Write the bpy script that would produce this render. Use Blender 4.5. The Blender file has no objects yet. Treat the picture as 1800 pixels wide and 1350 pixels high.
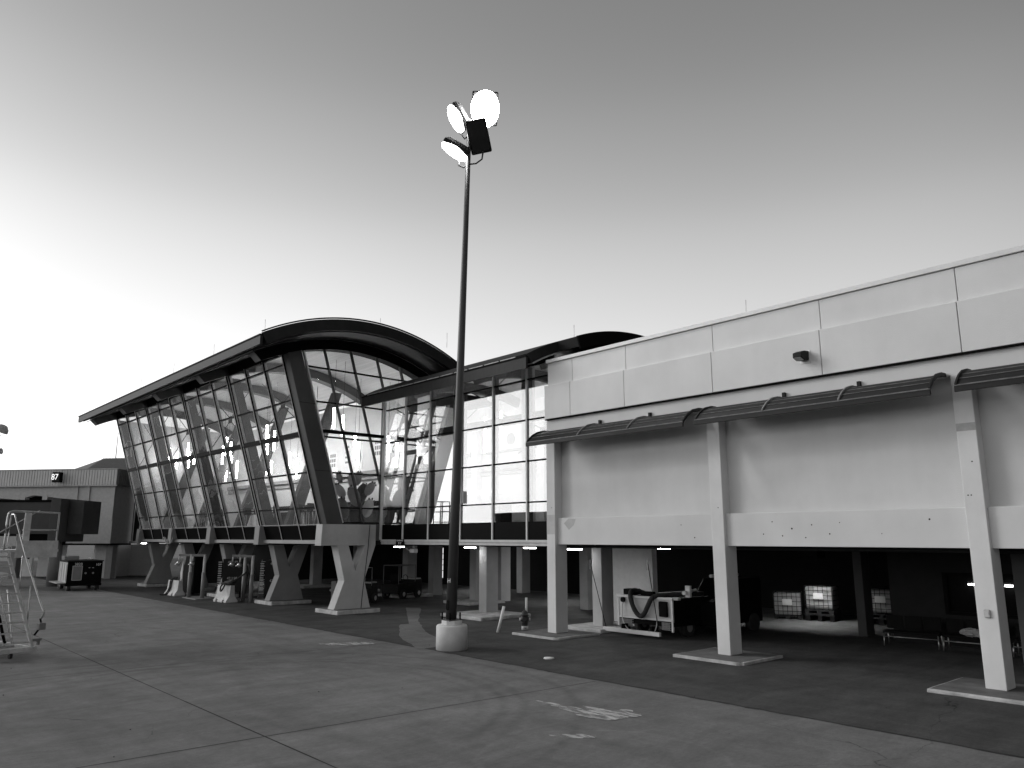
import bpy, bmesh, math, random
from mathutils import Matrix, Vector
random.seed(7)
R = math.radians
scn = bpy.context.scene
COL = scn.collection

# ------------------------------------------------------------------ mesh builder
class MB:
    def __init__(s):
        s.v = []; s.f = []; s.sm = []
    def add(s, vs, fs, smooth=False):
        o = len(s.v); s.v += [tuple(p) for p in vs]
        s.f += [tuple(i + o for i in f) for f in fs]; s.sm += [smooth] * len(fs)
        return s
    def box(s, x0, x1, y0, y1, z0, z1, M=None):
        vs = [(x, y, z) for z in (z0, z1) for y in (y0, y1) for x in (x0, x1)]
        if M is not None: vs = [M @ Vector(p) for p in vs]
        return s.add(vs, [(0, 2, 3, 1), (4, 5, 7, 6), (0, 1, 5, 4), (2, 6, 7, 3), (0, 4, 6, 2), (1, 3, 7, 5)])
    def prism(s, poly, axis, a, b, M=None):
        # poly: 2D points; axis 0 -> (y,z), 1 -> (x,z), 2 -> (x,y)
        def P(p, t):
            q = {0: (t, p[0], p[1]), 1: (p[0], t, p[1]), 2: (p[0], p[1], t)}[axis]
            return M @ Vector(q) if M is not None else q
        n = len(poly)
        vs = [P(p, a) for p in poly] + [P(p, b) for p in poly]
        fs = [tuple(range(n))[::-1], tuple(range(n, 2 * n))]
        fs += [(i, (i + 1) % n, n + (i + 1) % n, n + i) for i in range(n)]
        return s.add(vs, fs)
    def strip(s, outer, inner, axis, a, b):
        # curved slab between two equal-length polylines, extruded along an axis
        n = len(outer)
        def P(p, t): return {0: (t, p[0], p[1]), 1: (p[0], t, p[1]), 2: (p[0], p[1], t)}[axis]
        vs = []
        for t in (a, b):
            vs += [P(p, t) for p in outer] + [P(p, t) for p in inner]
        fs = []
        for i in range(n - 1):
            fs += [(i, i + 1, 2 * n + i + 1, 2 * n + i), (n + i, 3 * n + i, 3 * n + i + 1, n + i + 1),
                   (i, n + i, n + i + 1, i + 1), (2 * n + i, 2 * n + i + 1, 3 * n + i + 1, 3 * n + i)]
        fs += [(0, 2 * n, 3 * n, n), (n - 1, 2 * n - 1, 4 * n - 1, 3 * n - 1)]
        return s.add(vs, fs)
    def tube(s, pts, r, n=8, r1=None):
        pts = [Vector(p) for p in pts]; k = len(pts); vs = []
        up = Vector((0, 0, 1))
        for i, p in enumerate(pts):
            t = (pts[min(i + 1, k - 1)] - pts[max(i - 1, 0)]).normalized()
            a = t.cross(up)
            if a.length < 1e-3: a = t.cross(Vector((1, 0, 0)))
            a.normalize(); b = t.cross(a)
            rr = r if r1 is None else r + (r1 - r) * i / (k - 1)
            vs += [p + (a * math.cos(2 * math.pi * j / n) + b * math.sin(2 * math.pi * j / n)) * rr for j in range(n)]
        fs = [(i * n + j, i * n + (j + 1) % n, (i + 1) * n + (j + 1) % n, (i + 1) * n + j) for i in range(k - 1) for j in range(n)]
        s.add(vs, fs, True)
        return s.add([vs[j] for j in range(n)] + [vs[(k - 1) * n + j] for j in range(n)],
                     [tuple(range(n)), tuple(range(n, 2 * n))[::-1]])
    def lathe(s, prof, c=(0, 0, 0), n=24, M=None):
        vs = []
        for (r, z) in prof:
            for j in range(n):
                p = Vector((c[0] + r * math.cos(2 * math.pi * j / n), c[1] + r * math.sin(2 * math.pi * j / n), c[2] + z))
                vs.append(M @ p if M is not None else p)
        k = len(prof)
        fs = [(i * n + j, i * n + (j + 1) % n, (i + 1) * n + (j + 1) % n, (i + 1) * n + j) for i in range(k - 1) for j in range(n)]
        s.add(vs, fs, True)
        return s.add(vs[:n] + vs[-n:], [tuple(range(n))[::-1], tuple(range(n, 2 * n))])
    def ell(s, c, rx, ry, rz, M=None, n=14, m=8):
        vs = []
        for i in range(m + 1):
            th = math.pi * i / m
            for j in range(n):
                ph = 2 * math.pi * j / n
                p = Vector((rx * math.sin(th) * math.cos(ph), ry * math.sin(th) * math.sin(ph), rz * math.cos(th)))
                if M is not None: p = M @ p
                vs.append(p + Vector(c))
        fs = [(i * n + j, (i + 1) * n + j, (i + 1) * n + (j + 1) % n, i * n + (j + 1) % n) for i in range(m) for j in range(n)]
        return s.add(vs, fs, True)

def build(name, mb, mat, par=None, bevel=0.0, local=False, label=None):
    me = bpy.data.meshes.new(name)
    me.from_pydata(mb.v, [], mb.f)
    me.polygons.foreach_set('use_smooth', mb.sm)
    bm = bmesh.new(); bm.from_mesh(me)
    bmesh.ops.remove_doubles(bm, verts=bm.verts, dist=1e-5)
    bmesh.ops.recalc_face_normals(bm, faces=bm.faces)
    bm.to_mesh(me); bm.free()
    me.materials.append(mat)
    o = bpy.data.objects.new(name, me); COL.objects.link(o)
    if par is not None:
        o.parent = par
        if not local: o.matrix_parent_inverse = wm(par).inverted()
    if bevel:
        b = o.modifiers.new('bevel', 'BEVEL'); b.width = bevel; b.segments = 2; b.limit_method = 'ANGLE'
        b.harden_normals = False
    if label: o['label'] = label
    return o
def wm(o):
    m = o.matrix_basis
    return (wm(o.parent) @ o.matrix_parent_inverse @ m) if o.parent else m.copy()
def thing(name, label, cat, loc=(0, 0, 0), rz=0, group=None):
    o = bpy.data.objects.new(name, None); COL.objects.link(o)
    o.empty_display_size = .3
    o.location = loc; o.rotation_euler = (0, 0, rz)
    o['label'] = label; o['category'] = cat
    if group: o['group'] = group
    return o
def tag(o, label, cat, group=None, kind=None):
    o['label'] = label; o['category'] = cat
    if group: o['group'] = group
    return o
def struct(name, mb, mat, label=None):
    o = build(name, mb, mat); o['kind'] = 'structure'
    if label: o['label'] = label; o['category'] = name.replace('_', ' ')
    return o
def dup(o, par=None):
    c = o.copy(); COL.objects.link(c)
    if par is not None: c.parent = par; c.matrix_parent_inverse = o.matrix_parent_inverse.copy()
    for ch in list(o.children): dup(ch, c)
    return c
def copy_thing(o, loc, rz, label):
    c = dup(o); c.location = loc; c.rotation_euler = (0, 0, rz); c['label'] = label
    return c
def text(name, s, size, mat, M, par, local=False, ext=.006):
    cu = bpy.data.curves.new(name, 'FONT'); cu.body = s; cu.size = size; cu.extrude = ext
    cu.align_x = 'CENTER'; cu.align_y = 'CENTER'
    t = bpy.data.objects.new('tmp_text', cu); COL.objects.link(t)
    dg = bpy.context.evaluated_depsgraph_get()
    me = bpy.data.meshes.new_from_object(t.evaluated_get(dg))
    bpy.data.objects.remove(t); bpy.data.curves.remove(cu)
    me.transform(M); me.materials.clear(); me.materials.append(mat)
    o = bpy.data.objects.new(name, me); COL.objects.link(o)
    if par is not None:
        o.parent = par
        if not local: o.matrix_parent_inverse = wm(par).inverted()
    return o
def frameM(o, x, y):
    # matrix whose local x,y axes are x,y (text plane), origin o
    x = Vector(x).normalized(); y = Vector(y).normalized(); z = x.cross(y)
    m = Matrix((x, y, z)).transposed().to_4x4(); m.translation = Vector(o)
    return m

# ------------------------------------------------------------------ materials (grey world)
def mat(name, v, rough=.7, var=.15, scale=3., bump=0., metal=0., streak=0., spec=.5, fine=40., sx=(1, 1, 1)):
    m = bpy.data.materials.new(name); m.use_nodes = True
    nt = m.node_tree; N = nt.nodes; L = nt.links
    b = N['Principled BSDF']
    b.inputs['Roughness'].default_value = rough; b.inputs['Metallic'].default_value = metal
    b.inputs['Specular IOR Level'].default_value = spec
    tc = N.new('ShaderNodeTexCoord')
    mp = N.new('ShaderNodeMapping'); mp.inputs['Scale'].default_value = sx
    L.new(tc.outputs['Object'], mp.inputs['Vector'])
    n1 = N.new('ShaderNodeTexNoise'); n1.inputs['Scale'].default_value = scale; n1.inputs['Detail'].default_value = 6
    n1.inputs['Roughness'].default_value = .6
    L.new(mp.outputs['Vector'], n1.inputs['Vector'])
    r1 = N.new('ShaderNodeMapRange'); r1.inputs['From Min'].default_value = .3; r1.inputs['From Max'].default_value = .7
    r1.inputs['To Min'].default_value = v * (1 - var); r1.inputs['To Max'].default_value = v * (1 + var)
    L.new(n1.outputs['Fac'], r1.inputs['Value'])
    out = r1.outputs['Result']
    if streak:
        m2 = N.new('ShaderNodeMapping'); m2.inputs['Scale'].default_value = (1, 1, .08)
        L.new(tc.outputs['Object'], m2.inputs['Vector'])
        n2 = N.new('ShaderNodeTexNoise'); n2.inputs['Scale'].default_value = 2.2; n2.inputs['Detail'].default_value = 5
        L.new(m2.outputs['Vector'], n2.inputs['Vector'])
        r2 = N.new('ShaderNodeMapRange'); r2.inputs['From Min'].default_value = .35; r2.inputs['From Max'].default_value = .7
        r2.inputs['To Min'].default_value = 1.0; r2.inputs['To Max'].default_value = 1 - streak
        L.new(n2.outputs['Fac'], r2.inputs['Value'])
        mu = N.new('ShaderNodeMath'); mu.operation = 'MULTIPLY'
        L.new(out, mu.inputs[0]); L.new(r2.outputs['Result'], mu.inputs[1]); out = mu.outputs[0]
    L.new(out, b.inputs['Base Color'])
    if bump:
        n3 = N.new('ShaderNodeTexNoise'); n3.inputs['Scale'].default_value = fine; n3.inputs['Detail'].default_value = 4
        L.new(tc.outputs['Object'], n3.inputs['Vector'])
        bp = N.new('ShaderNodeBump'); bp.inputs['Strength'].default_value = bump; bp.inputs['Distance'].default_value = .02
        L.new(n3.outputs['Fac'], bp.inputs['Height']); L.new(bp.outputs['Normal'], b.inputs['Normal'])
    return m
def emis(name, s):
    m = bpy.data.materials.new(name); m.use_nodes = True
    nt = m.node_tree; nt.nodes.clear()
    e = nt.nodes.new('ShaderNodeEmission'); e.inputs['Strength'].default_value = s
    o = nt.nodes.new('ShaderNodeOutputMaterial'); nt.links.new(e.outputs[0], o.inputs[0])
    return m
def glass(name, ior, tint, wave=.0, wscale=.8):
    m = bpy.data.materials.new(name); m.use_nodes = True
    nt = m.node_tree; N = nt.nodes; L = nt.links; N.clear()
    t = N.new('ShaderNodeBsdfTransparent'); t.inputs['Color'].default_value = (tint, tint, tint, 1)
    g = N.new('ShaderNodeBsdfGlossy'); g.inputs['Roughness'].default_value = .0
    # Schlick reflectance, the same from both sides of the pane
    ge = N.new('ShaderNodeNewGeometry'); dt = N.new('ShaderNodeVectorMath'); dt.operation = 'DOT_PRODUCT'
    L.new(ge.outputs['Normal'], dt.inputs[0]); L.new(ge.outputs['Incoming'], dt.inputs[1])
    def gm(op, x, y=None):
        q = N.new('ShaderNodeMath'); q.operation = op
        for i, t_ in enumerate((x, y)):
            if t_ is None: continue
            if isinstance(t_, (int, float)): q.inputs[i].default_value = t_
            else: L.new(t_, q.inputs[i])
        return q.outputs[0]
    r0 = ior
    sch = gm('POWER', gm('SUBTRACT', 1.0, gm('ABSOLUTE', dt.outputs['Value'])), 5.0)
    fr = gm('ADD', r0, gm('MULTIPLY', sch, 1 - r0))
    mx = N.new('ShaderNodeMixShader'); o = N.new('ShaderNodeOutputMaterial')
    L.new(fr, mx.inputs[0]); L.new(t.outputs[0], mx.inputs[1]); L.new(g.outputs[0], mx.inputs[2])
    L.new(mx.outputs[0], o.inputs[0])
    if wave:
        tc = N.new('ShaderNodeTexCoord'); n = N.new('ShaderNodeTexNoise'); n.inputs['Scale'].default_value = wscale
        n.inputs['Detail'].default_value = 1
        L.new(tc.outputs['Object'], n.inputs['Vector'])
        bp = N.new('ShaderNodeBump'); bp.inputs['Strength'].default_value = 1; bp.inputs['Distance'].default_value = wave
        L.new(n.outputs['Fac'], bp.inputs['Height']); L.new(bp.outputs['Normal'], g.inputs['Normal'])
    return m

STUCCO = mat('pale_stucco', .66, .85, .06, .5, .25, streak=.03, fine=60)
STUCCO2 = mat('recess_stucco', .62, .85, .08, .4, .25, streak=.03, fine=60)
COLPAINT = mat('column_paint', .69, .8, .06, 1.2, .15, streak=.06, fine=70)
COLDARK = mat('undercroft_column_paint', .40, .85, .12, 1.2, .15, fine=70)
COPING = mat('coping_metal', .70, .5, .05, 2)
KERB = mat('kerb_concrete', .46, .9, .35, 2.5, .5, fine=30)
SOFF = mat('unlit_soffit_boards', .03, .7, .2, 1.5, sx=(.3, 6, 6))  # ceiling planks coloured dark to stand for the unlit overhang
POSTM = mat('post_paint', .3, .6, .1, 2)
PIER1 = mat('skylit_pier_concrete', .50, .9, .12, 1.0, .25, streak=.06, fine=60)  # pier concrete made paler for the open sky light on the first pier
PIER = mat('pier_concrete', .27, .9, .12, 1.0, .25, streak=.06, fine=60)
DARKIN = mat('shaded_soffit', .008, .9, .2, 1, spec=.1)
KTOP = mat('kerb_top', .13, .9, .3, 2.5, .4, fine=30)
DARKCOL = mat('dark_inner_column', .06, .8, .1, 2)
BLACKM = mat('black_metal', .005, .7, .2, 4, spec=.06)
ROOFM = mat('roof_metal', .014, .6, .3, 2.5, .0, sx=(3, 1, 1), spec=.25)
SEAM = mat('roof_seam', .30, .5, .2, 4)
AWN = mat('awning_metal', .014, .55, .3, 3, .05, sx=(.4, 3, 3), spec=.25)
AWNL = mat('awning_edge', .16, .4, .5, 5)
ALU = mat('aluminium', .62, .35, .08, 3, metal=.0)
GREYM = mat('grey_cladding', .055, .5, .12, 1.5)
GLULAM = mat('glulam_timber', .03, .6, .2, 1.5, sx=(1, 1, 6))
WALLW = mat('white_interior_wall', .72, .8, .05, 1)
WALLG = mat('grey_interior_wall', .55, .8, .06, 1)
BAND = mat('wall_band', .25, .6, .1, 2)
FLOORI = mat('interior_floor', .10, .4, .2, 2)
DKFAB = mat('dark_upholstery', .010, .8, .2, 6, spec=.1)
STEEL = mat('steel', .5, .35, .15, 4, metal=.9)
STEELP = mat('grey_pole_paint', .05, .45, .08, 3)
WHITEP = mat('white_paint', .75, .5, .06, 4)
LIGHTG = mat('light_grey_paint', .5, .55, .1, 4)
MIDG = mat('mid_grey_paint', .22, .6, .1, 3)
DARKG = mat('dark_grey_paint', .018, .65, .15, 3, spec=.15)
RUBBER = mat('rubber', .02, .8, .2, 5)
PLAST = mat('white_plastic', .24, .4, .1, 4)
BASEC = mat('painted_base_concrete', .72, .85, .12, 2.2, .3, streak=.15, fine=40)
HYD = mat('hydrant_paint', .012, .4, .25, 8)
BARR = mat('barrier_concrete', .6, .9, .2, 2, .4, fine=30)
POSTER = mat('poster_paper', .75, .6, .05, 3)
INK = mat('poster_ink', .2, .6, .1, 3)
CACT = mat('cactus_panel', .2, .5, .3, 1.5)
CACTD = mat('cactus_dark_panel', .02, .5, .3, 1.5)
CACTL = mat('cactus_light_panel', .5, .5, .15, 1.5)
SIGNW = mat('sign_white', .8, .5, .02, 3)
LAMPON = emis('flood_lens_lit', 240)
LAMPLOW = emis('flood_lens_glow', 25)
TUBE = emis('pendant_tube_lit', 58)
CEILAMP = emis('undercroft_lamp_lit', 26)
CEILBRIGHT = emis('undercroft_lamp_bright', 200)
CEILTOTES = emis('undercroft_lamp_brightest', 380)
SCREEN = emis('screen_lit', 1.1)
GL_H = glass('hall_glass', .09, .94, .024, .8)
GL_G = glass('gable_glass', .03, .95, .002, .7)
GL_C = glass('connector_glass', .23, .92, .0015, .5)
SPAN = mat('spandrel_glass', .003, .35, .1, 1, spec=.03)
CLOTH = mat('crumpled_cloth', .4, .9, .2, 8)

def wood_ceiling():
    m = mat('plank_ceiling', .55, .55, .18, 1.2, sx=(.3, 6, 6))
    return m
WOOD = wood_ceiling()

def apron_mat(name, base, spec=.3):
    m = bpy.data.materials.new(name); m.use_nodes = True
    nt = m.node_tree; N = nt.nodes; L = nt.links; b = N['Principled BSDF']
    b.inputs['Roughness'].default_value = .75; b.inputs['Specular IOR Level'].default_value = spec
    tc = N.new('ShaderNodeTexCoord')
    def noise(scale, det=6, sc=(1, 1, 1), rot=0, rough=.6, dist=0):
        mp = N.new('ShaderNodeMapping'); mp.inputs['Scale'].default_value = sc; mp.inputs['Rotation'].default_value = (0, 0, rot)
        L.new(tc.outputs['Object'], mp.inputs['Vector'])
        n = N.new('ShaderNodeTexNoise'); n.inputs['Scale'].default_value = scale; n.inputs['Detail'].default_value = det
        n.inputs['Roughness'].default_value = rough; n.inputs['Distortion'].default_value = dist
        L.new(mp.outputs['Vector'], n.inputs['Vector']); return n.outputs['Fac']
    def rng(x, a, c, lo, hi):
        r = N.new('ShaderNodeMapRange'); r.inputs['From Min'].default_value = a; r.inputs['From Max'].default_value = c
        r.inputs['To Min'].default_value = lo; r.inputs['To Max'].default_value = hi
        L.new(x, r.inputs['Value']); return r.outputs['Result']
    def mth(op, a, c=None):
        q = N.new('ShaderNodeMath'); q.operation = op
        for i, x in enumerate((a, c)):
            if x is None: continue
            if isinstance(x, (int, float)): q.inputs[i].default_value = x
            else: L.new(x, q.inputs[i])
        return q.outputs[0]
    v = rng(noise(.16, 6), .3, .7, base * .80, base * 1.22)
    v = mth('MULTIPLY', v, rng(noise(1.3, 8, (1, .35, 1), R(25), .7, .6), .3, .72, .74, 1.26))
    v = mth('MULTIPLY', v, rng(noise(14, 5, (1, .5, 1), R(20)), .3, .7, .88, 1.12))
    v = mth('MULTIPLY', v, rng(noise(.9, 6, (.3, 1.6, 1), R(-8), .7), .35, .7, 1.12, .86))
    v = mth('MULTIPLY', v, rng(noise(38, 3), .3, .7, .90, 1.10))
    v = mth('MULTIPLY', v, rng(noise(9, 5), .62, .75, 1.0, .72))         # small oil blots
    v = mth('MULTIPLY', v, rng(noise(2.6, 7, (.5, 2.2, 1), R(30), .75), .66, .80, 1.0, 1.45))   # pale scuffs
    # tyre arcs
    sp = N.new('ShaderNodeSeparateXYZ'); L.new(tc.outputs['Object'], sp.inputs[0])
    wob = mth('MULTIPLY', mth('SUBTRACT', noise(.6, 2), .5), .6)
    for (cx, cy, rad, w, amt) in ((-17.0, 7.0, 5.9, .10, .78), (-17.0, 7.0, 6.35, .08, .84), (-17.0, 6.8, 7.7, .10, .78), (-16.6, 7.4, 4.9, .10, .88), (-8.9, 9.9, 2.0, .05, 1.12), (-30, 2.0, 9.0, .14, .88), (-30, 2.0, 10.8, .14, .9), (-12, -2, 9.5, .12, .9)):
        dx = mth('SUBTRACT', sp.outputs[0], cx); dy = mth('SUBTRACT', sp.outputs[1], cy)
        d = mth('SQRT', mth('ADD', mth('MULTIPLY', dx, dx), mth('MULTIPLY', dy, dy)))
        d = mth('ABSOLUTE', mth('SUBTRACT', mth('ADD', d, wob), rad))
        ring = rng(d, w * .3, w * 1.8, 1, 0)
        ring = mth('MULTIPLY', ring, rng(noise(.35 + .1 * rad, 4), .34, .52, 0, 1))
        v = mth('MULTIPLY', v, mth('ADD', 1.0, mth('MULTIPLY', ring, amt - 1.0)))
    # hairline cracks
    vo = N.new('ShaderNodeTexVoronoi'); vo.feature = 'DISTANCE_TO_EDGE'; vo.inputs['Scale'].default_value = .11
    mpv = N.new('ShaderNodeMapping'); L.new(tc.outputs['Object'], mpv.inputs['Vector'])
    nd = N.new('ShaderNodeTexNoise'); nd.inputs['Scale'].default_value = .7; nd.inputs['Detail'].default_value = 6
    L.new(tc.outputs['Object'], nd.inputs['Vector'])
    va = N.new('ShaderNodeVectorMath'); va.operation = 'ADD'
    vs = N.new('ShaderNodeVectorMath'); vs.operation = 'SCALE'; vs.inputs['Scale'].default_value = 1.2
    L.new(nd.outputs['Color'], vs.inputs[0]); L.new(mpv.outputs[0], va.inputs[0]); L.new(vs.outputs[0], va.inputs[1])
    L.new(va.outputs[0], vo.inputs['Vector'])
    crack = mth('MULTIPLY', rng(vo.outputs['Distance'], .0004, .0016, .55, 0), rng(noise(.2, 2), .5, .6, 0, 1))
    v = mth('MULTIPLY', v, mth('SUBTRACT', 1.0, crack))
    L.new(v, b.inputs['Base Color'])
    bp = N.new('ShaderNodeBump'); bp.inputs['Strength'].default_value = .25; bp.inputs['Distance'].default_value = .02
    L.new(noise(30, 5), bp.inputs['Height']); L.new(bp.outputs['Normal'], b.inputs['Normal'])
    L.new(rng(noise(.8, 4), .3, .7, .60, .9), b.inputs['Roughness'])
    return m
APRON = apron_mat('apron_concrete', .16)
ASPH = apron_mat('dark_pavement', .074, .06)
PATCH = apron_mat('patch_concrete', .15)
JOINT = mat('joint_sealant', .018, .9, .3, 5)
PAINTW = mat('worn_white_paint', .55, .8, .35, 3.0)
def worn(m, sc, rot, lo, hi):
    nt = m.node_tree; N = nt.nodes; L = nt.links
    tc = N.new('ShaderNodeTexCoord'); mp = N.new('ShaderNodeMapping'); mp.inputs['Scale'].default_value = sc; mp.inputs['Rotation'].default_value = (0, 0, rot)
    n = N.new('ShaderNodeTexNoise'); n.inputs['Scale'].default_value = 2.5; n.inputs['Detail'].default_value = 9; n.inputs['Roughness'].default_value = .72
    r = N.new('ShaderNodeMapRange'); r.inputs['From Min'].default_value = lo; r.inputs['From Max'].default_value = hi
    L.new(tc.outputs['Object'], mp.inputs['Vector']); L.new(mp.outputs['Vector'], n.inputs['Vector']); L.new(n.outputs['Fac'], r.inputs['Value'])
    L.new(r.outputs['Result'], N['Principled BSDF'].inputs['Alpha'])
worn(PAINTW, (.5, 3.2, 1), R(-14), .40, .58)
LINEW = mat('line_paint', .6, .8, .2, 3.0)

# ------------------------------------------------------------------ ground
a = MB().add([(-1500, -1500, 0), (1500, -1500, 0), (1500, 1500, 0), (-1500, 1500, 0)], [(0, 1, 2, 3)])
struct('apron', a, APRON)
def wavy(x0, x1, y, amp, step, seed):
    rnd = random.Random(seed); pts = []; x = x0
    while x < x1:
        pts.append((x, y + rnd.uniform(-amp, amp))); x += step * rnd.uniform(.6, 1.4)
    pts.append((x1, y)); return pts
edge = wavy(-140, 60, 15.12, .035, .35, 3)
p = MB(); p.add([(x, y, .004) for x, y in edge] + [(60, 70, .004), (-140, 70, .004)], [tuple(range(len(edge) + 2))])
struct('pavement', p, ASPH)
def sheet(pts, z): return MB().add([(x, y, z) for x, y in pts], [tuple(range(len(pts)))])
def jit(pts, amp, n, seed):
    rnd = random.Random(seed); out = []
    for i, p in enumerate(pts):
        q = pts[(i + 1) % len(pts)]
        for k in range(n):
            t = k / n; out.append((p[0] + (q[0] - p[0]) * t + rnd.uniform(-amp, amp), p[1] + (q[1] - p[1]) * t + rnd.uniform(-amp, amp)))
    return out
struct('concrete_patch', sheet(jit([(-21.15, 14.9), (-24.26, 16.2), (-27.6, 18.45), (-27.5, 18.85), (-33.9, 23.0), (-33.3, 23.5), (-28.1, 19.75), (-24.5, 17.6), (-21.4, 16.4)], .035, 8, 4), .008), PATCH)
for k, (pts) in enumerate(([(-13.1, 12.2), (-12.2, 12.15), (-11.2, 11.9), (-10.62, 12.05), (-10.5, 12.9), (-11.0, 13.05), (-11.3, 12.75), (-11.9, 12.65), (-11.5, 12.4), (-12.4, 12.35)],
                            [(-10.6, 10.35), (-10.2, 10.5), (-9.95, 10.9), (-10.2, 10.95), (-10.5, 10.6)],
                            [(-24.6, 13.0), (-23.6, 13.4), (-23.2, 14.5), (-23.7, 14.7), (-24.1, 14.0)])):
    struct('paint_scuff', sheet(jit(pts, .05, 7, 20 + k), .012), PAINTW)
# joints as narrow sealed strips
j = MB()
for k in range(-9, 4):
    x = -13.85 + 9.45 * k
    for i in range(40):
        y0 = -45 + i * 1.5; dx = .035 * (y0 - 10)
        w = .013 + .006 * random.random()
        j.add([(x + dx * 1 - w, y0, .003), (x + dx + w, y0, .003), (x + dx + .052 + w, y0 + 1.5, .003), (x + dx + .052 - w, y0 + 1.5, .003)], [(0, 1, 2, 3)])
for k in range(-5, 1):
    y = 6.52 + 8.5 * k
    for i in range(120):
        x0 = -120 + i * 1.5; dy = .02 * (x0 + 14) * 0
        w = .014 + .006 * random.random()
        j.add([(x0, y - w, .0035), (x0 + 1.5, y - w, .0035), (x0 + 1.5, y + w, .0035), (x0, y + w, .0035)], [(0, 1, 2, 3)])
for (x, y), (x2, y2) in zip(edge[:-1], edge[1:]):
    if -60 < x < 20:
        w = .02 + .035 * random.random() * (1 if x > -32 else .3)
        j.add([(x, y - w, .006), (x2, y2 - w, .006), (x2, y2 + w, .006), (x, y + w, .006)], [(0, 1, 2, 3)])
struct('pavement_joints', j, JOINT)

# ------------------------------------------------------------------ concourse building (right)
B = thing('concourse_building', 'pale flat-roofed concourse wing with panelled parapet, standing on square columns at right', 'building', (-20.9, 20.6, 0))
COLX = [-20.9, -13.65, -6.5, .75]
for i, x in enumerate(COLX):
    c = build('column', MB().box(x - .22, x + .22, 20.6, 21.22, .092, 7.46), COLPAINT, B, .015)
    k = MB().prism(jit([(x - 1.15, 19.65), (x + 1.0, 19.65), (x + 1.15, 19.8), (x + 1.15, 21.9), (x - 1.15, 21.9)], .015, 6, 40 + i), 2, .0, .085)
    build('plinth', k, KERB, c, .02)
    build('plinth_top', MB().box(x - 1.1, x + 1.08, 19.72, 21.86, .0865, .091), KTOP, c)
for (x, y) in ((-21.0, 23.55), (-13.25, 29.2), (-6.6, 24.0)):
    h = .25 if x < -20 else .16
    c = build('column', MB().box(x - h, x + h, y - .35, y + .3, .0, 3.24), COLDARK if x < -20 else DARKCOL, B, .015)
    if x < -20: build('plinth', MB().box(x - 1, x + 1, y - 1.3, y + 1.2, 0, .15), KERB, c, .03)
for x0, x1 in zip(COLX[:-1], COLX[1:]):
    build('wall_panel', MB().box(x0 + .22, x1 - .22, 20.97, 21.2, 4.22, 7.46), STUCCO2, B)
    build('lintel_beam', MB().box(x0 + .22, x1 - .22, 20.74, 21.22, 3.25, 4.22), STUCCO, B, .012)
build('upper_wall', MB().box(-21.1, 8, 20.615, 21.22, 7.463, 7.93), STUCCO, B)
build('shadow_strip', MB().box(-21.05, 8, 20.47, 20.66, 7.925, 7.953), BLACKM, B)  # black strip put in for the shadow line under the fascia panels
build('parapet_backing', MB().box(-20.93, 8, 20.66, 21.1, 7.93, 10.15), DARKIN, B)
XJ = [-20.98, -19.66, -17.05, -13.47, -9.9, -6.34, -2.8, .8, 4.4]
for x0, x1 in zip(XJ[:-1], XJ[1:]):
    build('fascia_panel', MB().box(x0 + .009 - (.06 if x0 == XJ[0] else 0), x1 - .009, 20.44, 20.658, 7.957, 9.26), STUCCO, B, .012)
    build('parapet_panel', MB().box(x0 + .009, x1 - .009, 20.58, 20.658, 9.262, 10.16), STUCCO, B, .010)
build('coping', MB().box(-21.02, 8, 20.52, 21.15, 10.175, 10.31), COPING, B, .01)
build('side_wall', MB().box(-21.1, -20.95, 21.22, 44, 3.3, 10.1), STUCCO, B)
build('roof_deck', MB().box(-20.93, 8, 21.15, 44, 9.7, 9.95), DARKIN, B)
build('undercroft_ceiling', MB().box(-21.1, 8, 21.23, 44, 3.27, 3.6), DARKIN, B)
pp = MB()
for y in (21.6, 23.2): pp.tube([(-21, y, 3.17), (6, y, 3.17)], .05)
build('ceiling_pipe', pp, DARKG, B)
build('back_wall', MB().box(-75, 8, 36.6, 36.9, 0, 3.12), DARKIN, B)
build('stair_wall', MB().box(-22.6, -20.45, 26.0, 26.3, 0, 3.25), WHITEP, B)
rw = build('room_wall', MB().box(-12.0, 8, 28.5, 28.7, 0, 1.05).box(-12, -10.2, 28.5, 28.7, 1.05, 3.26).box(-10.2, 8, 28.5, 28.7, 2.35, 3.26), DARKG, B)
wn = build('window', MB().box(-10.15, 7, 28.58, 28.6, 1.1, 2.3), SPAN, rw)
build('frame', MB().box(-10.2, 7.5, 28.44, 28.56, 1.0, 1.1).box(-10.2, 7.5, 28.44, 28.56, 2.3, 2.36).box(-10.22, -10.12, 28.43, 28.57, 1.0, 2.36).box(-7.4, -7.32, 28.44, 28.56, 1.1, 2.3), BLACKM, wn)
rods = MB()
for x in (-12.3, -4.75, -2.0): rods.tube([(x, 20.7, 10.3), (x + .02, 20.7, 10.75)], .008, 5)
build('lightning_rod', rods, STEEL, B)

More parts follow.
